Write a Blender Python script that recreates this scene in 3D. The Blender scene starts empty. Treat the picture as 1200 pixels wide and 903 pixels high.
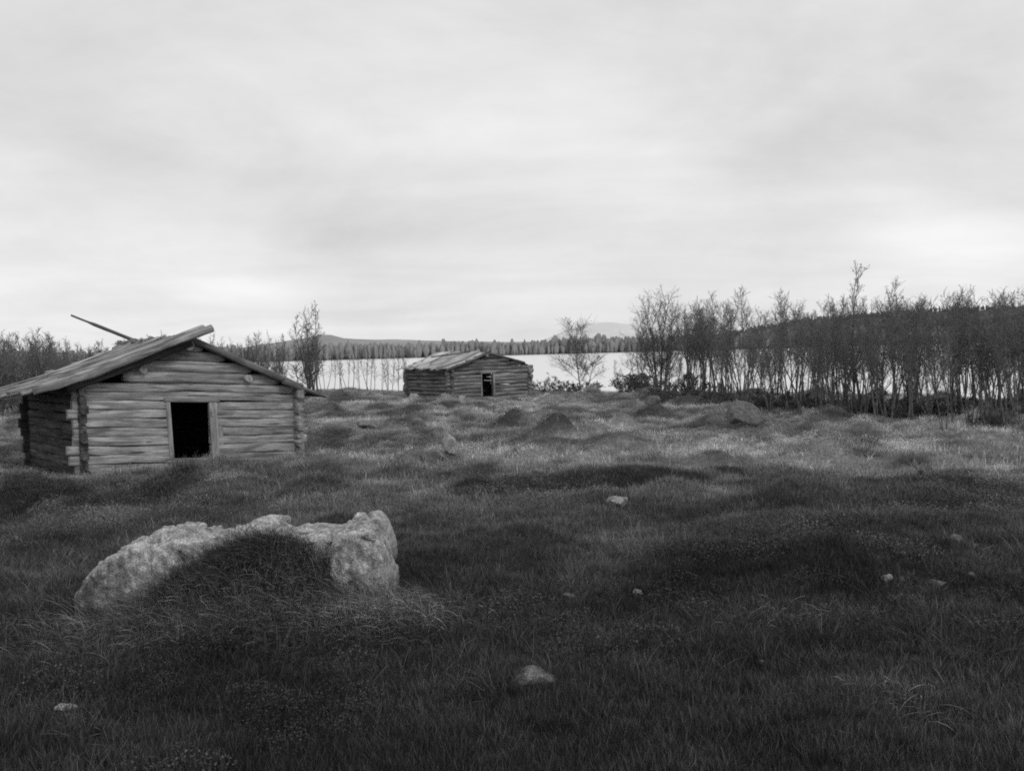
import bpy, bmesh, math, random
import numpy as np
from mathutils import Matrix, Vector

rng = np.random.default_rng(7)
random.seed(7)
scene = bpy.context.scene
COL = scene.collection
R = math.radians

# ------------------------------------------------------------------ camera
CAM_Z = 2.2
FPX = 1200.0
PITCH = math.atan(40.5 / 1200)
ROLL = math.atan(0.0265)
F_ = np.array([0, math.cos(PITCH), -math.sin(PITCH)])
R0 = np.array([1.0, 0, 0])
U0 = np.cross(R0, F_)
RT = R0 * math.cos(ROLL) - U0 * math.sin(ROLL)
UP = U0 * math.cos(ROLL) + R0 * math.sin(ROLL)
cam_d = bpy.data.cameras.new("camera")
cam = bpy.data.objects.new("camera", cam_d)
COL.objects.link(cam)
M = Matrix.Identity(4)
for i in range(3):
    M[i][0], M[i][1], M[i][2] = RT[i], UP[i], -F_[i]
M[0][3], M[1][3], M[2][3] = 0, 0, CAM_Z
cam.matrix_world = M
cam_d.sensor_width = 36
cam_d.lens = 36
cam_d.clip_start = 0.1
cam_d.clip_end = 20000
scene.camera = cam


def ray(px, py):
    d = RT * (px - 600) / FPX + UP * -(py - 451.5) / FPX + F_
    return d / d[1]


# ------------------------------------------------------------------ noise
def _hash(ix, iy, s):
    h = (ix * 374761393 + iy * 668265263 + s * 974634777) & 0xFFFFFFFF
    h = ((h ^ (h >> 13)) * 1274126177) & 0xFFFFFFFF
    return ((h ^ (h >> 16)) & 0xFFFFFF) / float(0xFFFFFF)


def vnoise(x, y, s=0):
    x = np.asarray(x, float)
    y = np.asarray(y, float)
    ix = np.floor(x).astype(np.int64)
    iy = np.floor(y).astype(np.int64)
    fx, fy = x - ix, y - iy
    fx = fx * fx * (3 - 2 * fx)
    fy = fy * fy * (3 - 2 * fy)
    a, b = _hash(ix, iy, s), _hash(ix + 1, iy, s)
    c, d = _hash(ix, iy + 1, s), _hash(ix + 1, iy + 1, s)
    return (a + (b - a) * fx) * (1 - fy) + (c + (d - c) * fx) * fy


def fbm(x, y, s=0, o=4):
    t, a, n = 0, 1, 0
    for i in range(o):
        t = t + a * vnoise(x * 2 ** i + 17.3 * i, y * 2 ** i - 9.1 * i, s + i)
        n += a
        a *= 0.5
    return t / n


def sstep(a, b, x):
    t = np.clip((x - a) / (b - a), 0, 1)
    return t * t * (3 - 2 * t)


# ------------------------------------------------------------------ terrain
WATER_Z = -1.0
HUT1 = (-9.08, 21.5, R(38))
HUT2 = (-2.78, 46.6, R(33))
BUMPS = []      # x, y, rx, ry, h


def G0(px, py, z=0.0):
    d = ray(px, py)
    k = (z - CAM_Z) / d[2]
    return d[0] * k, k


def bump_px(px, py, rx, ry, h):
    x, y = G0(px, py)
    BUMPS.append((x, y, rx, ry, h))


# grassy bank that leans on the big boulder
BUMPS += [(-2.75, 8.85, .5, .48, .20), (-2.3, 8.95, .42, .45, .26), (-1.92, 8.95, .34, .42, .24), (-2.45, 8.2, 1.2, 0.6, 0.10), (-1.1, 8.25, 0.45, 0.35, 0.08), (-2.6, 8.55, .14, .12, .10), (-2.2, 8.6, .16, .12, .10), (-1.8, 8.5, .14, .14, .09), (-2.95, 8.6, .16, .12, .08)]
for a in [(870, 500, 1.0, .8, .10), (1070, 578, .75, .5, .22), (980, 530, .5, .4, .12), (1045, 503, 1.6, .8, .18),
          (740, 470, 2.6, 1.2, .38), (700, 468, 2, 1, .12), (490, 498, 2.2, .9, .22), (435, 506, 2.0, .8, .18),
          (520, 540, 1.0, .6, .22), (620, 512, .9, .6, .20), (560, 500, 1.4, .8, .16), (720, 600, .8, .5, .14),
          (660, 568, 1.0, .5, .14), (370, 584, .7, .5, .10), (900, 500, 1.5, .8, .1), (960, 540, 1.6, .7, .12),
          (850, 640, 1.0, .5, .06), (620, 808, .45, .3, .05), (990, 850, .5, .35, .13), (420, 595, 1.2, .5, .12),
          (1140, 540, 1.6, .9, .15), (790, 520, 1.2, .7, .14), (220, 588, .8, .5, .14), (300, 590, .7, .4, .12),
          (1190, 580, 1.3, .7, .10), (410, 470, 3.0, 1.5, .25), (700, 500, 1.0, .6, .16), (860, 560, 1.2, .5, .16),
          (30, 475, 3.0, 2.0, .55), (-40, 455, 5.0, 4.0, .9), (85, 462, 4.0, 3.0, .5),
          (470, 475, 3.0, 1.2, .25), (15, 600, 1.2, .7, .15), (60, 640, 1.0, .6, .12), (880, 600, .9, .4, .12),
          (1010, 650, 1.1, .5, .12), (560, 590, 1.2, .5, .12), (580, 650, .8, .4, .08), (760, 690, .8, .5, .08)]:
    bump_px(*a)
_r = np.random.default_rng(33)
for i in range(340):
    y = 9 + 40 * _r.random() ** 1.2
    x = y * (_r.random() * 1.3 - 0.65)
    rx = 0.25 + 0.6 * _r.random()
    qx, qy = G0(1075, 560)
    if math.hypot(x - qx, y - qy) < 2.2:
        continue
    BUMPS.append((x, y, rx, rx * (0.6 + .4 * _r.random()), (0.05 + 0.16 * _r.random()) * (1 + 1.3 * min(1, max(0, (y - 12) / 14)))))


def shore(x, y):
    t = x / np.maximum(y, 1.0)
    s = 59 - 47 * np.clip(t, -0.2, 0.6)
    return s + np.where(t < -0.2, (-0.2 - t) * 420, 0)


def H(x, y):
    x = np.asarray(x, float)
    y = np.asarray(y, float)
    z = 0.22 * (fbm(x / 6, y / 6, 3, 3) - .5) + 0.16 * (fbm(x / 1.7, y / 1.7, 5, 3) - .5)
    z = z + 0.10 * (np.abs(2 * vnoise(x / 1.1, y / 1.1, 11) - 1) - .5) * sstep(6, 14, y) + 0.04 * (vnoise(x / .35, y / .35, 12) - .5)
    for bx, by, rx, ry, h in BUMPS:
        mk = (np.abs(x - bx) < 3 * rx) & (np.abs(y - by) < 3 * ry)
        if mk.any():
            z[mk] += h * np.exp(-((x[mk] - bx) / rx) ** 2 - ((y[mk] - by) / ry) ** 2)
    # level, slightly falling ground under the near hut
    lu = (x - HUT1[0]) * math.cos(HUT1[2]) + (y - HUT1[1]) * math.sin(HUT1[2])
    lv = -(x - HUT1[0]) * math.sin(HUT1[2]) + (y - HUT1[1]) * math.cos(HUT1[2])
    k = np.exp(-(np.maximum(np.abs(lu - 2.4) - 2.6, 0) ** 2 + np.maximum(np.abs(lv - 2.0) - 2.2, 0) ** 2) / 5.0)
    z = z * (1 - k) + (-0.27 - 0.085 * lu) * k + .10 * (fbm(x / .8, y / .8, 15, 2) - .5) * k
    lu = (x - HUT2[0]) * math.cos(HUT2[2]) + (y - HUT2[1]) * math.sin(HUT2[2])
    lv = -(x - HUT2[0]) * math.sin(HUT2[2]) + (y - HUT2[1]) * math.cos(HUT2[2])
    k = np.exp(-(np.maximum(np.abs(lu - 2.1) - 2.2, 0) ** 2 + np.maximum(np.abs(lv - 2.0) - 2.1, 0) ** 2) / 1.5)
    z = z * (1 - k) - 0.07 * k
    s = shore(x, y) + 2.5 * (fbm(x / 5, y / 5, 21, 2) - .5)
    k = sstep(s - 2.5, s + 5, y)
    far = sstep(740, 775, y)
    z = z * (1 - k) + (-2.6) * k * (1 - far) + far * k * (-0.2)
    return z


def Hs(x, y):
    return float(H(np.array([x]), np.array([y]))[0])


def G(px, py):
    """point on the terrain seen at pixel (px, py)"""
    d = ray(px, py)
    z = 0.0
    for i in range(6):
        k = (z - CAM_Z) / d[2]
        z = 0.5 * z + 0.5 * Hs(d[0] * k, k)
    return d[0] * k, k, Hs(d[0] * k, k)


# ------------------------------------------------------------------ vegetation tone (real patches of darker heath / paler dead grass over a painted vignette)
PATCH = []


def patch(px, py, rx, ry, f):
    x, y = G0(px, py)
    PATCH.append((x, y, rx, ry, f))


for a in [(110, 568, 4.2, 1.3, .55), (20, 600, 2.0, 1.0, .6), (1020, 580, 3.2, .75, .62), (880, 566, 1.6, .5, .55), (1160, 590, 2.2, .8, .6),
          (720, 572, 1.4, .6, .6), (660, 566, 1.2, .5, .5), (1130, 640, 2.4, .8, .65), (1180, 690, 1.2, .8, .6), (900, 700, 2, .6, .9),
          (580, 500, 2.6, 1.1, .62), (545, 515, 1.5, .7, .55), (500, 475, 2.5, 1.0, .55), (580, 478, 3.5, .7, .5),
          (620, 520, 1.4, .8, .75), (820, 500, 2.2, 1.0, .7), (430, 490, 2, .8, .7), (700, 492, 2, .8, .7),
          (370, 470, 2.2, 1.4, .65), (930, 640, 1.6, .5, .85), (830, 640, 1.3, .5, .85), (60, 660, 1.2, .6, .6), (30, 730, 1.2, .6, .7),
          (300, 565, 1.6, .6, .55), (420, 560, 2.0, .7, .8), (1000, 480, 14, 2.4, .55), (760, 462, 3, 1.2, .55), (640, 690, 2, .6, .9),
          (1000, 525, 6, 2.5, 1.35), (760, 530, 5, 2, 1.25), (800, 585, 2.4, .7, 1.25), (560, 565, 2.5, .6, 1.35), (430, 600, 1.8, .5, 1.45), (1070, 565, .8, .5, 1.6),
          (990, 850, .55, .5, 1.35), (300, 735, 1.3, .4, 1.2), (475, 740, .5, .35, 1.7), (900, 735, .8, .6, 1.35), (230, 590, 1.4, .5, 1.3), (1060, 540, 3, 1.0, 1.2),
          (860, 650, 1.4, .6, 1.2), (420, 500, 3, 1.6, 1.15)]:
    patch(*a)

PATCH += [(-2.2, 8.9, .85, .42, .8), (-2.6, 8.85, .4, .3, .55), (-1.25, 8.35, .45, .3, 1.2)]


def tone(x, y):
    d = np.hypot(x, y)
    base = np.interp(d, [4, 7, 9, 12, 16, 22, 32, 60], [.033, .040, .048, .068, .118, .188, .225, .20])  # darkens toward the camera: lens vignette put into the ground albedo
    n = fbm(x / 2.6, y / 2.6, 41, 4)
    n2 = fbm(x / .7, y / .7, 45, 3)
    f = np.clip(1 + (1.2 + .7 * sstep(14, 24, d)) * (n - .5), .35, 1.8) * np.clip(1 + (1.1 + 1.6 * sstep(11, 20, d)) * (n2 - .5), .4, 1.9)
    for px, py, rx, ry, k in PATCH:
        q = ((x - px) / rx) ** 2 + ((y - py) / ry) ** 2 + 1.8 * (n - .5) + 1.6 * (n2 - .5)
        f = f * (1 + (k - 1) * np.exp(-np.clip(q, 0, 20) ** 1.3))
    return base * np.clip(f, .45, 2.2)


# ------------------------------------------------------------------ materials
def nm(name):
    m = bpy.data.materials.new(name)
    m.use_nodes = True
    nt = m.node_tree
    b = nt.nodes["Principled BSDF"]
    b.inputs["Roughness"].default_value = 0.9
    b.inputs["Specular IOR Level"].default_value = 0.15
    return m, nt, b


def N(nt, t, **k):
    n = nt.nodes.new(t)
    for a, v in k.items():
        setattr(n, a, v)
    return n


def math_n(nt, op, a, b=None, clamp=False):
    n = N(nt, "ShaderNodeMath", operation=op, use_clamp=clamp)
    for i, v in enumerate((a, b)):
        if v is None:
            continue
        if isinstance(v, (int, float)):
            n.inputs[i].default_value = v
        else:
            nt.links.new(v, n.inputs[i])
    return n.outputs[0]


def noise_n(nt, vec, scale, detail=4, rough=.55, dist=0):
    n = N(nt, "ShaderNodeTexNoise")
    n.inputs["Scale"].default_value = scale
    n.inputs["Detail"].default_value = detail
    n.inputs["Roughness"].default_value = rough
    n.inputs["Distortion"].default_value = dist
    nt.links.new(vec, n.inputs["Vector"])
    return n.outputs["Fac"]


def remap(nt, v, a, b, c, d):
    n = N(nt, "ShaderNodeMapRange")
    n.inputs[1].default_value, n.inputs[2].default_value = a, b
    n.inputs[3].default_value, n.inputs[4].default_value = c, d
    nt.links.new(v, n.inputs[0])
    return n.outputs[0]


def set_grey(nt, b, v):
    c = N(nt, "ShaderNodeCombineColor")
    for i in range(3):
        nt.links.new(v, c.inputs[i])
    nt.links.new(c.outputs[0], b.inputs["Base Color"])


def add_bump(nt, b, h, strength, dist):
    n = N(nt, "ShaderNodeBump")
    n.inputs["Strength"].default_value = strength
    n.inputs["Distance"].default_value = dist
    nt.links.new(h, n.inputs["Height"])
    nt.links.new(n.outputs[0], b.inputs["Normal"])


def mul_vec(nt, vec, s):
    n = N(nt, "ShaderNodeVectorMath", operation="MULTIPLY")
    nt.links.new(vec, n.inputs[0])
    n.inputs[1].default_value = s
    return n.outputs[0]


def wood_mat(name, albedo, contrast=1.0, bump=.6):
    m, nt, b = nm(name)
    at = N(nt, "ShaderNodeAttribute", attribute_name="grain")
    tn = N(nt, "ShaderNodeAttribute", attribute_name="tone")
    fine = noise_n(nt, mul_vec(nt, at.outputs["Vector"], (2.2, 55, 55)), 1.0, 5, .65)
    fibre = noise_n(nt, mul_vec(nt, at.outputs["Vector"], (1.0, 18, 18)), 1.0, 4, .6, .4)
    blotch = noise_n(nt, mul_vec(nt, at.outputs["Vector"], (1.6, 3.5, 3.5)), 1.0, 4, .6)
    v = math_n(nt, "MULTIPLY", remap(nt, fine, .3, .7, 1 - .35 * contrast, 1 + .3 * contrast), remap(nt, fibre, .3, .7, 1 - .3 * contrast, 1 + .3 * contrast))
    v = math_n(nt, "MULTIPLY", v, remap(nt, blotch, .3, .7, 1 - .35 * contrast, 1 + .25 * contrast))
    streak = noise_n(nt, mul_vec(nt, at.outputs["Vector"], (.7, 8, 8)), 1.3, 5, .65, .6)
    v = math_n(nt, "MULTIPLY", v, remap(nt, streak, .35, .65, 1 - .45 * contrast, 1 + .4 * contrast))
    crack = remap(nt, fibre, .33, .37, .35, 1.0)
    v = math_n(nt, "MULTIPLY", v, crack)
    v = math_n(nt, "MULTIPLY", v, tn.outputs["Fac"])
    v = math_n(nt, "MULTIPLY", v, albedo)
    set_grey(nt, b, v)
    h = math_n(nt, "ADD", fine, math_n(nt, "MULTIPLY", fibre, 1.5))
    add_bump(nt, b, h, bump, .012)
    return m


def rock_mat(name, albedo, stain=False):
    m, nt, b = nm(name)
    g = N(nt, "ShaderNodeNewGeometry").outputs["Position"]
    speck = noise_n(nt, g, 70, 3, .7)
    mid = noise_n(nt, g, 11, 5, .65, .3)
    big = noise_n(nt, g, 2.2, 4, .6)
    lich = noise_n(nt, g, 22, 4, .6)
    v = math_n(nt, "MULTIPLY", remap(nt, speck, .35, .65, .5, 1.5), remap(nt, mid, .33, .67, .5, 1.35))
    v = math_n(nt, "MULTIPLY", v, remap(nt, big, .3, .7, .7, 1.2))
    v = math_n(nt, "ADD", v, remap(nt, lich, .6, .66, 0, .35))
    if stain:
        sz = N(nt, "ShaderNodeSeparateXYZ")
        nt.links.new(g, sz.inputs[0])
        low = math_n(nt, "ADD", sz.outputs[2], math_n(nt, "MULTIPLY", big, .7))
        v = math_n(nt, "MULTIPLY", v, remap(nt, low, .40, .62, .5, 1.0))
        ps = noise_n(nt, mul_vec(nt, g, (5, 5, 1.6)), 1.3, 4, .65, .5)
        v = math_n(nt, "MULTIPLY", v, remap(nt, ps, .36, .5, .55, 1.0))
        crk = noise_n(nt, mul_vec(nt, g, (2.5, 2.5, 4)), 1.0, 6, .7, 1.0)
        v = math_n(nt, "MULTIPLY", v, remap(nt, math_n(nt, "ABSOLUTE", math_n(nt, "SUBTRACT", crk, .5)), .0, .012, .35, 1.0))
    v = math_n(nt, "MULTIPLY", v, albedo)
    set_grey(nt, b, v)
    add_bump(nt, b, math_n(nt, "ADD", mid, math_n(nt, "MULTIPLY", speck, .4)), .8, .03)
    return m


def plain_mat(name, albedo, scale=6, var=.35, rough=.9):
    m, nt, b = nm(name)
    g = N(nt, "ShaderNodeNewGeometry").outputs["Position"]
    v = math_n(nt, "MULTIPLY", remap(nt, noise_n(nt, g, scale, 4, .6), .3, .7, 1 - var, 1 + var), albedo)
    set_grey(nt, b, v)
    b.inputs["Roughness"].default_value = rough
    return m


def grass_mat(name, mul, attr_type="INSTANCER"):
    m, nt, b = nm(name)
    at = N(nt, "ShaderNodeAttribute", attribute_name="tint", attribute_type=attr_type)
    hv = N(nt, "ShaderNodeAttribute", attribute_name="shade")
    v = math_n(nt, "MULTIPLY", math_n(nt, "MULTIPLY", at.outputs["Fac"], hv.outputs["Fac"]), mul)
    set_grey(nt, b, v)
    b.inputs["Roughness"].default_value = .8
    b.inputs["Specular IOR Level"].default_value = 0.08
    return m


M_LOG = wood_mat("weathered_log_wood", .33)
M_LOG2 = wood_mat("weathered_log_wood_far", .22)
M_ROOF = wood_mat("grey_roof_board_wood", .30, 1.1)
M_ROOF2 = wood_mat("pale_roof_board_wood", .46, .9)
M_DARKWOOD = wood_mat("gloom_darkened_wood", .12)
M_FRAME = wood_mat("plain_door_frame_wood", .30, .7)
M_STUMP = wood_mat("bleached_stump_wood", .30)
M_ROCK = rock_mat("grey_lichened_granite", .17)
M_BOULDER = rock_mat("lichened_granite", .42, True)
M_ROCKP = rock_mat("pale_lichened_granite", .34)
M_ROCKD = rock_mat("dull_mossy_granite", .15)
M_BARK = plain_mat("dark_birch_bark", .13, 9, .6)
M_BARKP = plain_mat("pale_birch_bark", .16, 9, .6)
M_TWIG = plain_mat("birch_twigs", .165, 3, .35)
M_TWIGF = plain_mat("hazy_birch_twigs", .14, 3, .35)
M_SHRUB = plain_mat("dark_dwarf_shrub", .085, 3, .4)
M_BUSH = plain_mat("willow_bush_twigs", .13, 3, .4)

m, nt, b = nm("bare_peat_and_moss")
at = N(nt, "ShaderNodeAttribute", attribute_name="tint")
g = N(nt, "ShaderNodeNewGeometry").outputs["Position"]
v = math_n(nt, "MULTIPLY", at.outputs["Fac"], remap(nt, noise_n(nt, g, 14, 5, .7), .3, .7, .35, .95))
set_grey(nt, b, v)
add_bump(nt, b, noise_n(nt, g, 22, 5, .7), .8, .05)
M_GROUND = m

m, nt, b = nm("rippled_lake_water")
b.inputs["Base Color"].default_value = (.93, .93, .93, 1)
b.inputs["Metallic"].default_value = .85
b.inputs["Roughness"].default_value = .22
b.inputs["IOR"].default_value = 1.33
b.inputs["Specular IOR Level"].default_value = .5
g = N(nt, "ShaderNodeNewGeometry").outputs["Position"]
add_bump(nt, b, math_n(nt, "ADD", noise_n(nt, mul_vec(nt, g, (.5, 1.2, 1)), 1.6, 4, .6), noise_n(nt, mul_vec(nt, g, (.04, .16, 1)), 1.0, 3, .6)), .012, .3)
M_WATER = m


def haze_mat(name, albedo, scale, var):
    return plain_mat(name, albedo, scale, var, 1.0)  # distance haze is put into a lighter albedo


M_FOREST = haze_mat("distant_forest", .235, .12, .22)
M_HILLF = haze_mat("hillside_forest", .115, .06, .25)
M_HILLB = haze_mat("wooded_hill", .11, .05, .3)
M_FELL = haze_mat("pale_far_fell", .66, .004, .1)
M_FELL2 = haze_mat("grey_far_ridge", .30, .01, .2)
M_GRASS = grass_mat("meadow_grass_blades", 1.75)
M_DEAD = grass_mat("dead_grass_blades", 2.9)
M_HEATH = grass_mat("crowberry_leaves", 1.0)


# ------------------------------------------------------------------ mesh builder
class MB:
    def __init__(self):
        self.v, self.f, self.g, self.t, self.n = [], [], [], [], 0

    def add(self, verts, faces, grain=None, tone_=1.0):
        verts = np.asarray(verts, float).reshape(-1, 3)
        self.v.append(verts)
        self.f += [tuple(int(i) + self.n for i in f) for f in faces]
        self.g.append(verts if grain is None else np.asarray(grain, float))
        self.t.append(np.full(len(verts), tone_) if np.isscalar(tone_) else np.asarray(tone_, float))
        self.n += len(verts)

    def sweep(self, path, side_r, up_r, sides=8, sq=1.0, up=(0, 0, 1), rough=0.0, seed=0, caps=True, tone_=1.0):
        """closed tube along path; side_r / up_r scalars or per-point arrays; sq<1 squares the section"""
        P = np.asarray(path, float)
        n = len(P)
        sr = np.broadcast_to(np.asarray(side_r, float), (n,))
        ur = np.broadcast_to(np.asarray(up_r, float), (n,))
        T = np.gradient(P, axis=0)
        T /= np.linalg.norm(T, axis=1)[:, None] + 1e-9
        up = np.asarray(up, float)
        S = np.cross(T, up)
        ln = np.linalg.norm(S, axis=1)
        if (ln < 1e-3).any():
            S = np.cross(T, np.array([0.31, 0.95, 0.05]))
            ln = np.linalg.norm(S, axis=1)
        S /= ln[:, None]
        U = np.cross(S, T)
        a = np.linspace(0, 2 * np.pi, sides, endpoint=False) + np.pi / sides
        ca = np.sign(np.cos(a)) * np.abs(np.cos(a)) ** sq
        sa = np.sign(np.sin(a)) * np.abs(np.sin(a)) ** sq
        k = 1.0
        L = np.concatenate([[0], np.cumsum(np.linalg.norm(np.diff(P, axis=0), axis=1))])
        if rough:
            aa = np.arange(sides)
            k = 1 + rough * 2 * (vnoise(L[:, None] * 5 + seed * 7.7, np.cos(a)[None] * 1.5 + 9 + 0 * L[:, None], seed) - .5) \
                + rough * (vnoise(L[:, None] * 16 + seed, aa[None] * 1.3 + 0 * L[:, None], seed + 1) - .5)
            k = k[..., None]
        V = P[:, None] + (S[:, None] * (sr[:, None] * ca[None])[..., None] + U[:, None] * (ur[:, None] * sa[None])[..., None]) * k
        off = (seed * 3.713) % 40
        Gr = np.stack([np.broadcast_to(L[:, None], (n, sides)) + off, np.broadcast_to((ca * sr.mean())[None], (n, sides)) + off,
                       np.broadcast_to((sa * ur.mean())[None], (n, sides)) + off * .7], -1)
        faces = []
        for i in range(n - 1):
            for j in range(sides):
                j2 = (j + 1) % sides
                faces.append((i * sides + j, i * sides + j2, (i + 1) * sides + j2, (i + 1) * sides + j))
        if caps:
            faces.append(tuple(range(sides))[::-1][::-1])
            faces.append(tuple((n - 1) * sides + j for j in range(sides))[::-1])
        self.add(V, faces, Gr.reshape(-1, 3), tone_)

    def build(self, name, mat, parent=None, smooth=True, shear=0.0):
        me = bpy.data.meshes.new(name)
        V = np.concatenate(self.v)
        if shear:
            V = V.copy()
            V[:, 2] -= shear * V[:, 0]
        me.from_pydata(V.tolist(), [], self.f)
        me.update()
        at = me.attributes.new("grain", "FLOAT_VECTOR", "POINT")
        at.data.foreach_set("vector", np.concatenate(self.g).astype(np.float32).ravel())
        at = me.attributes.new("tone", "FLOAT", "POINT")
        at.data.foreach_set("value", np.concatenate(self.t).astype(np.float32))
        bm = bmesh.new()
        bm.from_mesh(me)
        bmesh.ops.recalc_face_normals(bm, faces=bm.faces)
        bm.to_mesh(me)
        bm.free()
        if smooth:
            me.polygons.foreach_set("use_smooth", [len(p.vertices) < 5 for p in me.polygons])
        me.materials.append(mat)
        o = bpy.data.objects.new(name, me)
        COL.objects.link(o)
        o.parent = parent
        return o


def empty(name, label, cat, loc=(0, 0, 0), rz=0, group=None):
    o = bpy.data.objects.new(name, None)
    COL.objects.link(o)
    o.location = loc
    o.rotation_euler = (0, 0, rz)
    o["label"], o["category"] = label, cat
    if group:
        o["group"] = group
    return o


def tag(o, label, cat=None, kind=None, group=None):
    o["label"] = label
    if cat:
        o["category"] = cat
    if kind:
        o["kind"] = kind
    if group:
        o["group"] = group
    return o


def line(p0, p1, n=14, wob=0.0, seed=0):
    p0, p1 = np.array(p0, float), np.array(p1, float)
    t = np.linspace(0, 1, n)[:, None]
    P = p0 + (p1 - p0) * t
    if wob:
        L = np.linalg.norm(p1 - p0)
        P[:, 2] += wob * 2 * (vnoise(t[:, 0] * L * .9 + seed, t[:, 0] * 0 + seed * 1.7, 60) - .5)
        P[:, 1] += wob * (vnoise(t[:, 0] * L * .8 + seed * 3, t[:, 0] * 0 + seed * .7, 61) - .5)
    return P


def np_mesh(name, V, F, mat, smooth=True):
    me = bpy.data.meshes.new(name)
    V = np.asarray(V, np.float32)
    F = np.asarray(F, np.int32)
    k = F.shape[1]
    me.vertices.add(len(V))
    me.vertices.foreach_set("co", V.ravel())
    me.loops.add(F.size)
    me.loops.foreach_set("vertex_index", F.ravel())
    me.polygons.add(len(F))
    me.polygons.foreach_set("loop_start", np.arange(0, F.size, k, dtype=np.int32))
    me.update(calc_edges=True)
    if smooth:
        me.polygons.foreach_set("use_smooth", np.ones(len(F), bool))
    if mat:
        me.materials.append(mat)
    o = bpy.data.objects.new(name, me)
    COL.objects.link(o)
    return o


def f_attr(o, name, vals):
    a = o.data.attributes.new(name, "FLOAT", "POINT")
    a.data.foreach_set("value", np.asarray(vals, np.float32))


# ------------------------------------------------------------------ ground, lake
ang = np.concatenate([np.linspace(-1.15, -.62, 90)[:-1], np.linspace(-.62, .62, 680), np.linspace(.62, 1.15, 90)[1:]])
rad = np.concatenate([np.linspace(4, 12, 60)[:-1], np.geomspace(12, 90, 620)[:-1], np.geomspace(90, 9000, 70)])
A, RR = np.meshgrid(ang, rad)
GX = RR * np.sin(A)
GY = RR * np.cos(A) - 10
GZ = H(GX, GY)
nr, na = GX.shape
idx = np.arange(nr * na).reshape(nr, na)
F = np.stack([idx[:-1, :-1], idx[:-1, 1:], idx[1:, 1:], idx[1:, :-1]], -1).reshape(-1, 4)
ground = np_mesh("ground", np.stack([GX, GY, GZ], -1).reshape(-1, 3), F, M_GROUND)
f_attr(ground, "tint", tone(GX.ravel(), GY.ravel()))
tag(ground, "uneven hummocky meadow of dark heath and dry grass", "ground", "structure")

lake = np_mesh("lake", [(-4000, 20, WATER_Z), (4000, 20, WATER_Z), (4000, 1200, WATER_Z), (-4000, 1200, WATER_Z)], [(0, 1, 2, 3)], M_WATER, False)
tag(lake, "pale still lake reflecting the overcast sky", "lake", "structure")


# ------------------------------------------------------------------ far hills and forests
def polar_hill(name, mat, px, hpx, d0, d1, label, rough=.12, nd=14):
    """ridge whose skyline lies hpx (pixels above the level horizon) at the azimuths px"""
    pxs = np.linspace(px[0], px[-1], 240)
    hp = np.interp(pxs, px, hpx) * (1 + rough * (fbm(pxs / 35, pxs * 0, 71, 4) - .5))
    t = (pxs - 600) / 1200
    ks = np.concatenate([np.linspace(0, 1, nd), [1.25, 1.6]])
    V = []
    for k in ks:
        d = d0 + (d1 - d0) * k
        prof = math.sin(min(k, 1.0) * math.pi / 2) if k <= 1 else 1 - (k - 1) * .8
        z = -1.2 + (CAM_Z + hp * d1 / 1200 + 1.2) * prof
        V.append(np.stack([t * d, t * 0 + d, z], -1))
    V = np.array(V)
    n0, n1 = V.shape[:2]
    ii = np.arange(n0 * n1).reshape(n0, n1)
    o = np_mesh(name, V.reshape(-1, 3), np.stack([ii[:-1, :-1], ii[:-1, 1:], ii[1:, 1:], ii[1:, :-1]], -1).reshape(-1, 4), mat)
    tag(o, label, "hill", "structure")
    return V, ks


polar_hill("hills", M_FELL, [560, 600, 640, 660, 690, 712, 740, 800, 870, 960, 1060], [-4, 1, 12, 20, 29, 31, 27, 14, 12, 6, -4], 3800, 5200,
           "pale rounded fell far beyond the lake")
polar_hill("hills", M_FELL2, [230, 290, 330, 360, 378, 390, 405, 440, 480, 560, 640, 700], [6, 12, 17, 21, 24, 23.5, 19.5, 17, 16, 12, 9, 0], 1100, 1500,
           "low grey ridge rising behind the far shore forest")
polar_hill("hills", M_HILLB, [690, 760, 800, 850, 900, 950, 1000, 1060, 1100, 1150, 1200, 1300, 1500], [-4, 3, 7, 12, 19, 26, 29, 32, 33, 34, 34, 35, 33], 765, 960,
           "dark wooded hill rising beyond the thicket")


def forest(name, mat, n, fn, label, hmin, hmax, seed):
    r = np.random.default_rng(seed)
    V, Fc = [], []
    c = 0
    for i in range(n):
        x, y, z = fn(r)
        h = hmin + (hmax - hmin) * r.random() ** 1.3
        if r.random() < .06:
            h *= 1.25
        h *= .78 + .45 * float(fbm(np.array([x / 38.0]), np.array([y / 60.0]), 66, 3)[0])
        w = h * (.09 + .15 * r.random())
        conif = r.random() < (.28 if hmin > 5 else .15)
        rings = [(0, .35), (.12, 1.0), (.35, .85), (.55, .62), (.78, .34)] if conif else [(0, .3), (.25, .9), (.5, 1.15), (.75, .9), (.92, .45)]
        a0 = r.random() * 6
        P = []
        for q, wq in rings:
            for j in range(5):
                a = a0 + j * 1.2566
                rr = w * wq * (.65 + .7 * r.random())
                P.append((x + rr * math.cos(a), y + rr * math.sin(a), z + h * (q + .05 * r.random())))
        P.append((x, y, z + h))
        V += P
        for k in range(4):
            for j in range(5):
                p, q = c + k * 5 + j, c + k * 5 + (j + 1) % 5
                Fc += [(p, q, q + 5), (p, q + 5, p + 5)]
        for j in range(5):
            Fc.append((c + 20 + j, c + 20 + (j + 1) % 5, c + 25))
        c += 26
    o = np_mesh(name, V, Fc, mat, False)
    tag(o, label, "forest", "stuff")


def far_pt(r):
    t = -.75 + 1.5 * r.random()
    d = 762 + 60 * r.random() ** 1.3
    return t * d, d, -1.0


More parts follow.
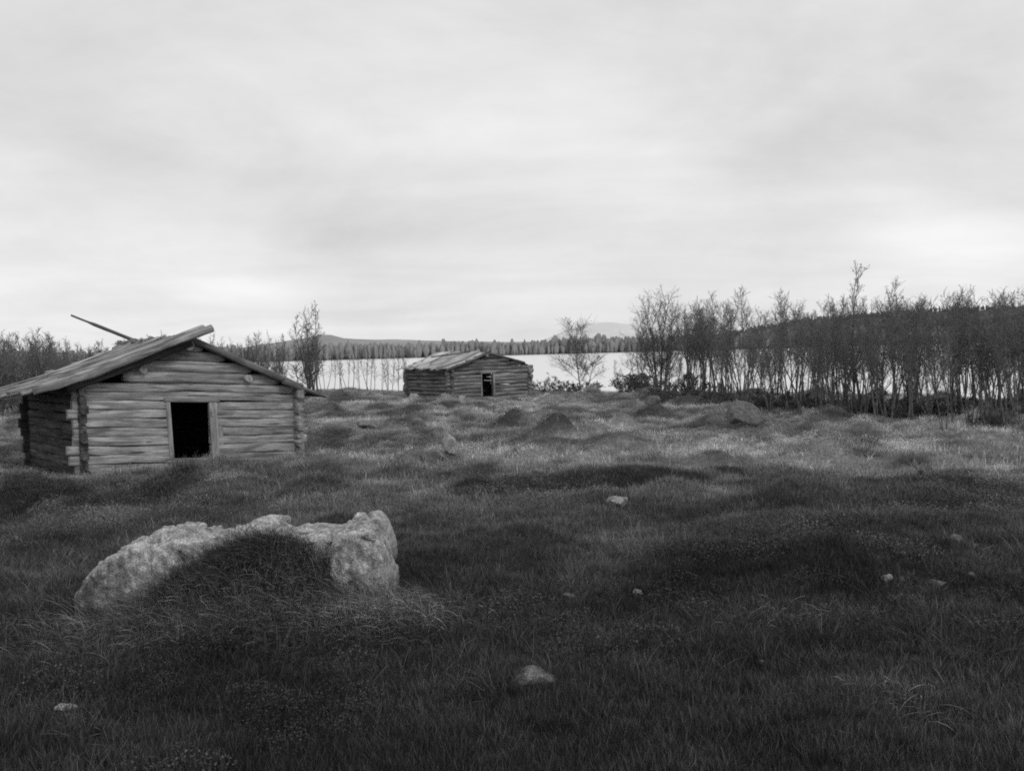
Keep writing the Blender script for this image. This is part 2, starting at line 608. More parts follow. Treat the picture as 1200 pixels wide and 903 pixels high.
forest("forest", M_FOREST, 4800, far_pt, "grey strip of forest along the far lakeshore", 5.5, 12, 4)
HPX = ([690, 760, 800, 850, 900, 950, 1000, 1060, 1100, 1150, 1200, 1300, 1500], [-4, 3, 7, 12, 19, 26, 29, 32, 33, 34, 34, 35, 33])


def hill_pt(r):
    px = 760 + 640 * r.random()
    k = r.random()
    d = 765 + 195 * k
    z = -1.2 + (CAM_Z + float(np.interp(px, *HPX)) * 960 / 1200 + 1.2) * math.sin(k * math.pi / 2)
    return (px - 600) / 1200 * d, d, z - .8


forest("forest", M_HILLF, 3600, hill_pt, "dark forest covering the hill beyond the thicket", 2.4, 4.6, 5)


# ------------------------------------------------------------------ log huts
def wall_logs(mb, axis, fixed, a0, a1, courses, ext, gap=None, seed=0, hw=.08, sq=.34, tone0=1.0, rough=.07):
    """courses: list of (z centre, half height). axis 0: logs run along u at v=fixed, axis 1: along v at u=fixed. gap=(g0,g1,z0,z1)"""
    r = np.random.default_rng(seed)
    for k, (z, hh) in enumerate(courses):
        e0, e1 = a0 - ext * (.55 + .65 * r.random()), a1 + ext * (.45 + .85 * r.random())
        spans = [(e0, e1)]
        if gap and gap[2] < z < gap[3]:
            spans = [(e0, gap[0]), (gap[1], e1)]
        for s0, s1 in spans:
            off = fixed + .018 * (r.random() - .5)
            p0, p1 = ((s0, off, z), (s1, off, z)) if axis == 0 else ((off, s0, z), (off, s1, z))
            n = max(6, int((s1 - s0) * 7))
            P = line(p0, p1, n)
            t = np.linspace(0, s1 - s0, n)
            P[:, 2] += .022 * (vnoise(t * .9 + k * 9.1 + s0, t * 0 + seed, 3) - .5) * 2
            taper = 1 + .10 * (r.random() - .5) * np.linspace(-1, 1, n)
            hwv = np.full(n, hw * (.93 + .14 * r.random()))
            hwv[[0, -1]] *= .75 + .3 * r.random()
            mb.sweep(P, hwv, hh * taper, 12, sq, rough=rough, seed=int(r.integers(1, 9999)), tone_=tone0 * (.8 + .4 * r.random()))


def gable_logs(mb, v, zs, prof_l, prof_r, seed, hw=.085, cut_l=0.0, tone0=1.0):
    r = np.random.default_rng(seed)
    for k, (z, hh) in enumerate(zs):
        u0, u1 = prof_l(z + hh * .5) + (cut_l if k < 1 else 0) - .10, prof_r(z + hh * .5) + .12
        if u1 - u0 < .25:
            continue
        n = max(6, int((u1 - u0) * 7))
        P = line((u0, v + .02 * (r.random() - .5), z), (u1, v + .02 * (r.random() - .5), z), n)
        t = np.linspace(0, u1 - u0, n)
        P[:, 2] += .018 * (vnoise(t * .9 + k * 5.1, t * 0 + seed, 4) - .5) * 2
        hv = np.full(n, hh)
        hv[0] *= .75
        hv[-1] *= .75
        mb.sweep(P, hw, hv, 12, .6, rough=.05, seed=int(r.integers(1, 9999)), tone_=tone0 * (.8 + .4 * r.random()))


def boards(mb, prof, v0, v1, step, thick, seed, eave_jit=.15, lift=0.0, skip=0.0, tone0=1.0, width=None, ridge_jit=.05, sag=0.0, jit=.03):
    """boards running from ridge to eave; prof: [(u,z)...] ridge first"""
    r = np.random.default_rng(seed)
    prof = np.array(prof, float)
    L = np.concatenate([[0], np.cumsum(np.hypot(*np.diff(prof, axis=0).T))])
    v = v0
    while v < v1:
        w = step * (.75 + .5 * r.random())
        if r.random() >= skip:
            l0 = -ridge_jit * r.random()
            l1 = L[-1] - eave_jit * r.random()
            if skip:
                l1 = L[-1] * (.5 + .5 * r.random())
            s = np.linspace(max(l0, 0), l1, 12)
            u, z = np.interp(s, L, prof[:, 0]), np.interp(s, L, prof[:, 1])
            z = z + lift - sag * max(v, 0) + jit * (r.random() - .5) + .035 * (vnoise(s * 1.5 + v * 7, s * 0 + seed, 8) - .5)
            vv = v + w / 2 + .05 * (r.random() - .5) + .04 * (r.random() - .5) * np.linspace(0, 1, 12)
            mb.sweep(np.stack([u, vv, z], -1), (width or w) * .52, thick * .5, 8, .45, rough=.10, seed=int(r.integers(1, 9999)), tone_=tone0 * (.72 + .5 * r.random()))
        v += w


def courses(z0, z1, h):
    n = max(1, int(round((z1 - z0) / h)))
    hs = (z1 - z0) / n
    out = []
    for i in range(n):
        out.append((z0 + (i + .5) * hs, hs * .50))
    return out


SH1 = 0.058
hut = empty("log_hut", "larger weathered log hut with sagging plank roof and black open doorway, near the boulder", "log hut",
            (HUT1[0], HUT1[1], 0), HUT1[2], "old log huts on the meadow")
W1, L1, EV1, RD1 = 4.9, 4.3, 1.79, 2.74
mb = MB()
DOOR = (1.86, 2.78, 0.12, 1.40)
wall_logs(mb, 0, 0, 0, W1, courses(-.16, EV1, .195), .26, gap=DOOR, seed=3)
mb.build("front_wall", M_LOG, hut, shear=SH1)
mb = MB()
wall_logs(mb, 1, 0, 0, L1, courses(-.25, EV1 - .1, .195), .26, seed=5, tone0=.26, rough=.12)  # shade on this side is put into the much darker log tone
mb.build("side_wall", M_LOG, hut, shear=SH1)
mb = MB()
wall_logs(mb, 1, W1, 0, L1, courses(-.25, EV1 - .1, .195), .30, seed=6, rough=.12, tone0=.8)
mb.build("side_wall", M_LOG, hut, shear=SH1)
mb = MB()
wall_logs(mb, 0, L1, 0, W1, [(z_, h_ * 1.2) for z_, h_ in courses(-.3, EV1, .185)], .25, seed=8, tone0=.5)  # interior gloom put into dark wood and low tone, blackens the doorway
mb.build("rear_wall", M_DARKWOOD, hut, shear=SH1)
uR = 2.30
pl = lambda z: np.interp(z, [EV1, RD1], [0.0, uR])
pr = lambda z: np.interp(z, [EV1, RD1], [W1, uR])
mb = MB()
gable_logs(mb, -.012, [(EV1 + .13, .135), (EV1 + .385, .13), (EV1 + .62, .115), (EV1 + .82, .10)], pl, pr, 12, cut_l=.5, tone0=.92)
mb.build("gable", M_LOG, hut, shear=SH1)
mb = MB()
gable_logs(mb, L1, [(EV1 + .13, .135), (EV1 + .385, .13), (EV1 + .62, .115), (EV1 + .82, .10)], pl, pr, 13)
mb.build("gable", M_LOG, hut, shear=SH1)
# ridge pole and purlins
mb = MB()
mb.sweep(line((uR - .02, -.32, RD1 - .10), (uR - .02, L1 + .5, RD1 - .10), 16, .01, 3), .105, .105, 12, 1, rough=.06, seed=4)
mb.build("ridge_pole", M_LOG, hut, shear=SH1)
for q, (uu, zz) in enumerate([(.72 * W1 + .15, EV1 + .16), (.26 * W1, EV1 + .30)]):
    mb = MB()
    mb.sweep(line((uu, -.22, zz), (uu, L1 + .3, zz), 14, .01, q), .085, .085, 12, 1, rough=.06, seed=40 + q)
    mb.build("purlin", M_LOG, hut, shear=SH1)
# roof: long left slope that runs far beyond the wall, short right slope
profL = [(uR + .04, 2.85), (1.2, 2.38), (.2, 1.97), (-.5, 1.73), (-1.25, 1.50)]
mb = MB()
boards(mb, profL, -.42, L1 - .2, .15, .06, 21, .6, sag=.04)
boards(mb, profL, -.44, L1 - .25, .13, .045, 22, .5, lift=.055, skip=.35, tone0=1.05, sag=.04, jit=.075)
boards(mb, profL, -.30, L1 - .4, .3, .035, 24, .5, lift=.085, skip=.45, tone0=1.1, sag=.04, jit=.09, width=.13)
rf = mb.build("roof_slope", M_ROOF, hut, shear=SH1)
profR = [(uR - .05, 2.80), (3.5, 2.31), (W1, 1.76), (W1 + .72, 1.58)]
mb = MB()
boards(mb, profR, -.16, L1 + .4, .2, .06, 27, .8)
boards(mb, profR, -.12, L1 + .4, .24, .05, 28, .5, lift=.06, skip=.3)
mb.build("roof_slope", M_ROOF, hut, shear=SH1)


def prof_path(prof, v, s0, s1, lift, n=18):
    prof = np.array(prof, float)
    L = np.concatenate([[0], np.cumsum(np.hypot(*np.diff(prof, axis=0).T))])
    d = prof[1] - prof[0]
    d = d / np.hypot(*d)
    s = np.linspace(s0, s1, n)
    u, z = np.interp(s, L, prof[:, 0]), np.interp(s, L, prof[:, 1])
    m_ = s < 0
    u[m_], z[m_] = prof[0, 0] + d[0] * s[m_], prof[0, 1] + d[1] * s[m_]
    return np.stack([u, np.full(n, v), z + lift], -1)


for prof in (profL, profR):  # added unseen dark sheets that block daylight leaking between the roof boards
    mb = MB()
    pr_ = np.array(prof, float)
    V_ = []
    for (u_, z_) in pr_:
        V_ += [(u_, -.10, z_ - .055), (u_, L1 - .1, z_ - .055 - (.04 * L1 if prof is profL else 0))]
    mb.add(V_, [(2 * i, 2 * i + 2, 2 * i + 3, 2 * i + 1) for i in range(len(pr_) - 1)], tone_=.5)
    mb.build("roof_light_blocker", M_DARKWOOD, hut, shear=SH1)
# thick edge poles along the front of the roof
mb = MB()
P = prof_path(profL, -.50, -.42, 3.6, .03)
mb.sweep(P, .075, np.linspace(.07, .10, len(P)), 10, .8, rough=.22, seed=51, tone_=.9)
mb.build("edge_pole", M_ROOF, hut, shear=SH1)
mb = MB()
P = prof_path(profL, -.36, -.26, 2.5, .12)
mb.sweep(P, .09, .045, 10, .7, rough=.22, seed=52, tone_=1.05)
mb.build("edge_pole", M_ROOF, hut, shear=SH1)
mb = MB()
P = prof_path(profL, -.34, .05, 2.9, -.12)
mb.sweep(P, .05, .09, 10, .8, rough=.1, seed=53, tone_=.45)
mb.build("edge_pole", M_DARKWOOD, hut, shear=SH1)
mb = MB()
P = prof_path(profR, -.22, -.02, 2.95, .02)
mb.sweep(P, .075, np.linspace(.075, .085, len(P)), 10, .9, rough=.08, seed=54, tone_=1.3)
mb.build("edge_pole", M_DARKWOOD, hut, shear=SH1)
mb = MB()
P = prof_path(profR, -.30, 2.4, 3.52, -.03, 10)
P[:, 2] += np.linspace(0, -.03, 10)
mb.sweep(P, .06, np.linspace(.06, .03, 10), 8, .7, rough=.3, seed=55, tone_=1.0)
mb.build("edge_pole", M_DARKWOOD, hut, shear=SH1)
# door frame
d0, d1, z0, z1 = DOOR
dz = lambda u: 0
frame_root = MB()
frame_root.sweep(line((d0 - .12, -.03, z1 + .03), (d1 + .22, -.03, z1 + .03), 8), .075, .055, 8, .4, rough=.02, seed=61)
fr = frame_root.build("door_frame", M_FRAME, hut, shear=SH1)
for q, (ua, ub, w_) in enumerate([(d0 - .035, d0 + .015, .05), (d1 + .075, d1 + .115, .10), (d1 + .225, d1 + .25, .055)]):
    mb = MB()
    mb.sweep(line((ua, -.05 + .01 * q, z1 - .02), (ub, -.05 + .01 * q, z0 - .08), 8), w_, .05, 8, .4, up=(0, 1, 0), rough=.02, seed=62 + q, tone_=1.1 if q < 2 else .85)
    mb.build("jamb", M_FRAME, fr, shear=SH1)
mb = MB()
mb.sweep(line((d0 - .12, -.04, z0 - .05), (d1 + .3, -.04, z0 - .05), 8), .08, .06, 8, .5, rough=.03, seed=66)
mb.build("threshold", M_FRAME, fr, shear=SH1)
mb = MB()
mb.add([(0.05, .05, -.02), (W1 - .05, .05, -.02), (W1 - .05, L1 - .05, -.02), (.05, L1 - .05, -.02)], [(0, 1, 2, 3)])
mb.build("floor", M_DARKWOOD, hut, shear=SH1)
# foundation log and stones at the corner
mb = MB()
mb.sweep(line((.1, -.16, -.20), (W1 + .30, -.13, -.20), 16, .02, 9), .10, .075, 10, .8, rough=.12, seed=70, tone_=.8)
mb.build("sill_log", M_LOG, hut, shear=SH1)

# the loose pole that sticks out over the roof
loc = Matrix.Translation((HUT1[0], HUT1[1], 0)) @ Matrix.Rotation(HUT1[2], 4, "Z")
mb = MB()
n = 22
s = np.linspace(-1.45, 1.6, n)
P = np.zeros((n, 3))
dslope = np.array([-.92, 0, .40])
for i in range(n):
    P[i] = np.array([profR[0][0] + .92 * s[i], L1 - .35 + .05 * s[i], profR[0][1] + .13 - .33 * s[i]])
radp = np.where(s < -1.0, .026, np.linspace(.04, .055, n))
mb.sweep(P, radp, radp, 8, 1, rough=.1, seed=80)
pole = mb.build("wooden_pole", M_DARKWOOD, None, shear=SH1)
pole.location = (HUT1[0], HUT1[1], 0)
pole.rotation_euler = (0, 0, HUT1[2])
tag(pole, "long dark pole jutting into the sky over the larger hut's roof", "pole")

# far hut
hut2 = empty("log_hut", "smaller log hut with pale board roof standing by the lake", "log hut", (HUT2[0], HUT2[1], 0), HUT2[2], "old log huts on the meadow")
W2, L2, EV2, RD2 = 4.25, 4.3, 1.50, 2.12
DOOR2 = (1.62, 2.22, .12, 1.20)
mb = MB()
wall_logs(mb, 0, 0, 0, W2, courses(-.05, EV2, .165), .25, gap=DOOR2, seed=103, hw=.08, sq=.75)
mb.build("front_wall", M_LOG2, hut2)
mb = MB()
wall_logs(mb, 1, 0, 0, L2, courses(-.12, EV2 - .07, .165), .25, seed=105, hw=.08, sq=.75, tone0=.62)  # side turned from the sun: its shade put into a darker tone
mb.build("side_wall", M_LOG2, hut2)
# side wall toward the lake, with a gap where logs are missing
dr = ray(575.5, 442)
cr, sr_ = math.cos(HUT2[2]), math.sin(HUT2[2])
# solve for the point on the rear wall plane v = L2
a_ = dr[0] * cr + dr[1] * sr_
c_ = -HUT2[0] * cr - HUT2[1] * sr_
kk = (W2 - c_) / a_
gv = -(dr[0] * kk - HUT2[0]) * sr_ + (kk - HUT2[1]) * cr
gz = CAM_Z + dr[2] * kk
mb = MB()
wall_logs(mb, 1, W2, 0, L2, courses(-.12, EV2 - .07, .165), .28, gap=(gv - .15, gv + .05, gz - .26, gz + .12), seed=106, hw=.08, sq=.75)
mb.build("side_wall", M_LOG2, hut2)
mb = MB()
wall_logs(mb, 0, L2, 0, W2, [(z_, h_ * 1.2) for z_, h_ in courses(-.15, EV2, .165)], .2, seed=108, hw=.08)
mb.build("rear_wall", M_LOG2, hut2)
u2 = W2 / 2 - .30
pl2 = lambda z: np.interp(z, [EV2, RD2], [0.0, u2])
pr2 = lambda z: np.interp(z, [EV2, RD2], [W2, u2])
for vv, sd in ((-.01, 112), (L2, 113)):
    mb = MB()
    gable_logs(mb, vv, [(EV2 + .09, .095), (EV2 + .27, .09), (EV2 + .43, .075)], pl2, pr2, sd, hw=.08)
    mb.build("gable", M_LOG2, hut2)
mb = MB()
mb.sweep(line((u2, -.3, RD2 - .08), (u2, L2 + .3, RD2 - .08), 14, .01, 3), .08, .08, 10, 1, rough=.06, seed=114)
mb.build("ridge_pole", M_LOG2, hut2)
profL2 = [(u2 + .05, RD2 + .05), (.9, RD2 - .36), (0, RD2 - .60), (-.38, RD2 - .70)]
profR2 = [(u2 - .05, RD2 + .04), (3.2, RD2 - .32), (W2 + .12, RD2 - .62)]
mb = MB()
boards(mb, profL2, -.22, L2 + .45, .22, .045, 121, .25, ridge_jit=.2)
boards(mb, profL2, -.1, L2 + .4, .3, .04, 122, .5, lift=.05, skip=.35, tone0=1.1)
mb.build("roof_slope", M_ROOF2, hut2)
mb = MB()
boards(mb, profR2, -.12, L2 + .3, .22, .05, 127, .2)
mb.build("roof_slope", M_ROOF2, hut2)
for prof, s0, s1, sd in ((profL2, -.1, 2.5, 151), (profR2, -.05, 2.2, 152)):
    mb = MB()
    P = prof_path(prof, -.26, s0, s1, .0)
    mb.sweep(P, .05, .055, 8, .9, rough=.1, seed=sd)
    mb.build("edge_pole", M_DARKWOOD, hut2)
mb = MB()
P = line((u2 - 1.35, L2 * .62, RD2 - .12), (u2 + .25, L2 * .30, RD2 + .14), 10, .02, 2)
mb.sweep(P, .05, .035, 8, .8, rough=.2, seed=160, tone_=1.2)
o = mb.build("loose_board", M_DARKWOOD, None)
o.location = (HUT2[0], HUT2[1], 0)
o.rotation_euler = (0, 0, HUT2[2])
tag(o, "loose dark board lying across the ridge of the smaller hut", "board")
mb = MB()
d0, d1, z0, z1 = DOOR2
mb.sweep(line((d0 - .1, -.03, z1 + .02), (d1 + .14, -.03, z1 + .02), 6), .07, .045, 8, .4, seed=161, tone_=1.2)
fr = mb.build("door_frame", M_LOG2, hut2)
for q, (ua, w_) in enumerate([(d0 - .02, .035), (d1 + .06, .05)]):
    mb = MB()
    mb.sweep(line((ua, -.05, z1 - .02), (ua, -.05, z0 - .1), 6), w_, .04, 8, .4, up=(0, 1, 0), seed=162 + q, tone_=1.25)
    mb.build("jamb", M_LOG2, fr)
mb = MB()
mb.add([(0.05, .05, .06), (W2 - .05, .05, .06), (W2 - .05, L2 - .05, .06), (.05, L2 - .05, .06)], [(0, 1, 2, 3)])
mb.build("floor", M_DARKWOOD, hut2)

# stick leaning at the far hut
x, y, z = G(628, 477)
mb = MB()
mb.sweep(line((x + .05, y - .1, z - .05), (x - .42, y + .7, z + .62), 8, .02, 5), .022, .022, 6, 1, rough=.1, seed=170)
o = mb.build("leaning_stick", M_STUMP, None)
tag(o, "thin pale stick leaning against the corner of the smaller hut", "stick")


# ------------------------------------------------------------------ rocks
def rock_mesh(name, sx, sy, sz, seed, mat, rough=.22, flat=.0, sub=4):
    bm = bmesh.new()
    bmesh.ops.create_icosphere(bm, subdivisions=sub, radius=1)
    r = np.random.default_rng(seed)
    planes = []
    for i in range(16):
        v = r.normal(size=3)
        v /= np.linalg.norm(v)
        planes.append((v, .5 + .35 * r.random()))
    for v in bm.verts:
        p = np.array(v.co)
        for nvec, dd in planes:
            q = p @ nvec
            if q > dd:
                p = p - nvec * (q - dd) * .95
        nz = fbm(np.array([p[0] * 1.6 + seed * 3.1 + p[2]]), np.array([p[1] * 1.6 - seed + p[2] * 1.3]), seed, 4)[0] - .5
        p = p * (1 + rough * 2 * nz)
        v.co = (p[0] * sx, p[1] * sy, p[2] * sz)
    me = bpy.data.meshes.new(name)
    bm.to_mesh(me)
    bm.free()
    me.polygons.foreach_set("use_smooth", np.ones(len(me.polygons), bool))
    me.materials.append(mat)
    o = bpy.data.objects.new(name, me)
    COL.objects.link(o)
    return o


def rock(px, py, w_px, h_px, label, mat=None, seed=1, sink=.35, depth=.8, rz=0, rough=.22):
    """(px,py): pixel of the foot of the rock; sizes in photo pixels"""
    x, y, z = G(px, py)
    w, h = w_px * y / 1200, h_px * y / 1200
    o = rock_mesh("rock", w / 2, w / 2 * depth, h / (2 - 2 * sink) * 1.05, seed, mat or M_ROCKP, rough)
    o.location = (x, y + w / 2 * depth * .6, z + h - h / (2 - 2 * sink) + (.11 if y > 20 else .05 if y > 12 else .015))
    o.rotation_euler = (0, 0, rz)
    tag(o, label, "rock")
    return o


# the big boulder: three joined masses, remeshed into one skin
def hull(bm, pts):
    vs = [bm.verts.new(p) for p in pts]
    bmesh.ops.convex_hull(bm, input=vs)


BX, BY = -4.0, 9.3      # left end
bm = bmesh.new()


def blob(cx, cy, cz, sx, sy, sz, seed, cut=.35):
    r = np.random.default_rng(seed)
    pts = []
    for i in range(70):
        v = r.normal(size=3)
        v /= np.linalg.norm(v)
        v = np.sign(v) * np.abs(v) ** .7
        pts.append((cx + v[0] * sx * (1 - .12 * r.random()), cy + v[1] * sy * (1 - .12 * r.random()), cz + v[2] * sz * (1 - .1 * r.random())))
    hull(bm, pts)


# outline in the x-z plane (metres from the left foot), each mass a hull with front and back
def mass(outline, y0, y1, seed, bulge=.12):
    r = np.random.default_rng(seed)
    pts = []
    cx = sum(p[0] for p in outline) / len(outline)
    cz = sum(p[1] for p in outline) / len(outline)
    for (px_, pz_) in outline:
        for f, sc in ((0, .84), (.22, .97), (.5, 1.0), (.8, .96), (1, .8)):
            yy = y0 + (y1 - y0) * f
            pts.append((BX + cx + (px_ - cx) * sc + .03 * (r.random() - .5), yy + .05 * (r.random() - .5), cz + (pz_ - cz) * sc + .03 * (r.random() - .5)))
    hull(bm, pts)


mass([(-.02, -.3), (0.0, .14), (.10, .34), (.34, .54), (.62, .67), (.92, .71), (1.18, .66), (1.35, .55), (1.4, -.3)], BY - .35, BY + .75, 1)
mass([(1.0, -.2), (1.0, .60), (1.30, .66), (1.46, .67), (1.56, .55), (1.6, -.2)], BY - .28, BY + .8, 2)
mass([(1.36, -.2), (1.38, .64), (1.56, .74), (1.80, .77), (1.86, .73), (1.87, .62), (1.9, -.2)], BY - .30, BY + .7, 3)
mass([(1.8, -.2), (1.8, .60), (2.0, .665), (2.4, .67), (2.5, .55), (2.5, -.2)], BY - .22, BY + .7, 4)
mass([(2.28, -.2), (2.36, .66), (2.50, .77), (2.70, .80), (2.78, .74), (2.86, .52), (2.88, .30), (2.90, -.25)], BY - .52, BY + .55, 5)
me = bpy.data.meshes.new("boulder")
bm.to_mesh(me)
bm.free()
tmp = bpy.data.objects.new("boulder_tmp", me)
COL.objects.link(tmp)
md = tmp.modifiers.new("r", "REMESH")
md.mode = "VOXEL"
md.voxel_size = .02
md = tmp.modifiers.new("s", "SMOOTH")
md.factor, md.iterations = .5, 4
dg = bpy.context.evaluated_depsgraph_get()
dg.update()
me2 = bpy.data.meshes.new_from_object(tmp.evaluated_get(dg))
bpy.data.objects.remove(tmp)
nv = len(me2.vertices)
co = np.empty(nv * 3, np.float32)
me2.vertices.foreach_get("co", co)
co = co.reshape(-1, 3).astype(float)
no = np.empty(nv * 3, np.float32)
me2.vertices.foreach_get("normal", no)
no = no.reshape(-1, 3)
dsp = .045 * (fbm(co[:, 0] * 3 + co[:, 2] * 1.1, co[:, 1] * 3 + co[:, 2] * 2.2, 91, 4) - .5) + .055 * (fbm(co[:, 0] * 11 + co[:, 2] * 5, co[:, 1] * 11 + co[:, 2] * 7, 95, 3) - .5)
cr_ = np.abs(fbm(co[:, 0] * 2.2 + co[:, 1] * .8, co[:, 2] * 2.6 + co[:, 1], 97, 3) - .5)
dsp -= .06 * np.exp(-(cr_ / .018) ** 2)
dsp += .03 * (fbm(co[:, 0] * 28 + co[:, 2] * 9, co[:, 1] * 28 + co[:, 2] * 17, 99, 2) - .5)
for u0, wd, dp in ((1.38, .022, .09), (1.87, .020, .08), (2.34, .020, .045), (.78, .012, .03)):
    cu = co[:, 0] - BX - u0 + .09 * (fbm(co[:, 2] * 4 + u0, co[:, 1] * 3, 98, 3) - .5) + .10 * (co[:, 2] - .4)
    dsp -= dp * np.exp(-(cu / wd) ** 2)
co = co + no * dsp[:, None]
me2.vertices.foreach_set("co", co.astype(np.float32).ravel())
me2.update()
me2.name = "boulder"
me2.materials.clear()
me2.materials.append(M_BOULDER)
me2.polygons.foreach_set("use_smooth", np.ones(len(me2.polygons), bool))
boulder = bpy.data.objects.new("boulder", me2)
boulder.location = (0, 0, -.07)
COL.objects.link(boulder)
tag(boulder, "long pale granite boulder with stepped top, half buried in shaggy grass", "boulder")

rock(528, 539, 17, 28, "upright pale rock jutting from a turf hummock in mid meadow", M_ROCKP, 3, .2, .6)
rock(505, 538, 36, 21, "low dull slab beside the upright pale rock in mid meadow", M_ROCKD, 4, .4, .7)
rock(631, 561, 26, 9, "dull half sunken stone in front of a dark heath strip", M_ROCKD, 5)
rock(722, 596, 36, 13, "pale low stone in the grass, larger one in the middle of the meadow", M_ROCKP, 6, .4)
rock(620, 803, 66, 15, "flat pale lichened stone almost level with the nearest dark grass", M_ROCK, 7, .5, .7)
rock(75, 836, 30, 9, "small pale stone in dark grass nearest the lower left corner", M_ROCKP, 8, .4)
rock(1122, 643, 24, 12, "rounded grey stone sitting in dark heath toward the right edge", M_ROCK, 9, .4)
rock(1040, 683, 15, 8, "small pale stone, left one of a close pair in the heath", M_ROCKP, 10)
rock(1057, 684, 11, 8, "small dull stone, right one of a close pair in the heath", M_ROCKD, 11)
rock(1100, 688, 34, 7, "low flat grey stone beside the close pair of small stones", M_ROCKD, 12, .5)
rock(666, 702, 20, 6, "small flat pale stone in dark grass below the middle of the meadow", M_ROCK, 13)
rock(748, 700, 13, 9, "small grey knob of stone in dark grass, right of the flat pale one", M_ROCK, 14)
rock(371, 581, 26, 7, "flat pale stone on the grass in front of the larger hut", M_ROCK, 15, .45)
rock(434, 504, 48, 9, "broad flat pale rock on the rise between the two huts", M_ROCK, 16, .5)
rock(491, 497, 26, 8, "smaller pale rock on the rise just left below the far hut", M_ROCK, 17, .5)
rock(486, 470, 12, 8, "pale stone at the rear corner of the smaller hut", M_ROCKP, 18, .4)
rock(540, 471, 16, 6, "pale foundation stone under the front corner of the smaller hut", M_ROCKP, 19, .4)
rock(765, 478, 24, 11, "grey squat stone beside the pale stump under the tall birch", M_ROCKD, 20, .3)
rock(870, 501, 62, 23, "dome shaped mossy boulder at the edge of the birch thicket", M_ROCKD, 21, .45, .8, rough=.10)
rock(961, 516, 10, 6, "tiny pale stone beside a dark dwarf shrub before the thicket", M_ROCK, 22)
rock(1088, 572, 20, 12, "weathered grey stone in a pale grass tussock right of centre", M_ROCKD, 23)
rock(893, 780, 9, 6, "tiny pale pebble stone in the dark grass of the near right", M_ROCK, 24)
rock(1140, 678, 11, 6, "tiny grey stone right of the low flat stone in the heath", M_ROCK, 25)


def stump(px, py, w_px, h_px, label, lean, seed, mat=M_STUMP):
    x, y, z = G(px, py)
    h, w = h_px * y / 1200, w_px * y / 1200
    mb = MB()
    n = 9
    P = line((0, 0, -.06), (lean * h, .05, h), n, .02, seed)
    rr = np.interp(np.linspace(0, 1, n), [0, .2, .7, 1], [w * .62, w * .45, w * .38, w * .16])
    mb.sweep(P, rr, rr, 9, 1, rough=.25, seed=seed)
    o = mb.build("tree_stump", mat, None)
    mb = MB()
    for a in (0.4, 2.3, 4.2):
        Q = np.array([(0, 0, .10 * h + .02), (math.cos(a) * w * .6, math.sin(a) * w * .6, .03), (math.cos(a) * w * 1.1, math.sin(a) * w * 1.1, -.05)])
        mb.sweep(Q, [w * .2, w * .15, w * .06], [w * .2, w * .15, w * .06], 6, 1, seed=seed + 1)
    k = mb.build("root", mat, o)
    o.location = (x, y, z)
    tag(o, label, "stump")


stump(749, 481, 8, 14, "short pale broken stump under the tall multi stemmed birch", -.1, 5)
stump(946, 493, 7, 17, "bleached broken stump standing at the foot of the birch thicket", -.25, 6)
stump(969, 493, 4, 12, "thin bleached snag leaning right of the bleached stump", -.5, 7)
stump(861, 482, 3, 14, "slim pale snag at the left end of the thicket behind the dome boulder", .25, 8)


# ------------------------------------------------------------------ trees
def curve_pts(p, d, L, n, r, bend=.25, up=.0):
    P = [np.array(p, float)]
    d = np.array(d, float)
    d /= np.linalg.norm(d)
    for i in range(n):
        d = d + r.normal(size=3) * bend / n ** .5 * .6 + np.array([0, 0, up / n])
        d /= np.linalg.norm(d)
        P.append(P[-1] + d * L / n)
    return np.array(P)


class Tri:
    """fast triangle collector for twigs and leaves"""
    def __init__(self):
        self.v, self.f, self.n = [], [], 0

    def tube(self, P, r0, r1):
        n = len(P)
        T = np.gradient(P, axis=0)
        T /= np.linalg.norm(T, axis=1)[:, None] + 1e-9
        S = np.cross(T, np.array([.3, .5, .81]))
        S /= np.linalg.norm(S, axis=1)[:, None] + 1e-9
        U = np.cross(S, T)
        rr = np.linspace(r0, r1, n)[:, None, None]
        a = np.array([0, 2.094, 4.189])
        V = P[:, None] + rr * (S[:, None] * np.cos(a)[None, :, None] + U[:, None] * np.sin(a)[None, :, None])
        self.v.append(V.reshape(-1, 3))
        for i in range(n - 1):
            for j in range(3):
                p, q = self.n + i * 3 + j, self.n + i * 3 + (j + 1) % 3
                self.f.append((p, q, q + 3))
                self.f.append((p, q + 3, p + 3))
        self.n += n * 3

    def leaf(self, p, s, r):
        a, b_ = r.normal(size=3), r.normal(size=3)
        a /= np.linalg.norm(a)
        b_ /= np.linalg.norm(b_)
        self.v.append(np.array([p - a * s, p + b_ * s * .6, p + a * s, p - b_ * s * .6]))
        k = self.n
        self.f += [(k, k + 1, k + 2), (k, k + 2, k + 3)]
        self.n += 4

    def mesh(self, name, mat):
        o = np_mesh(name, np.concatenate(self.v), self.f, mat, False)
        me = o.data
        bpy.data.objects.remove(o)
        return me


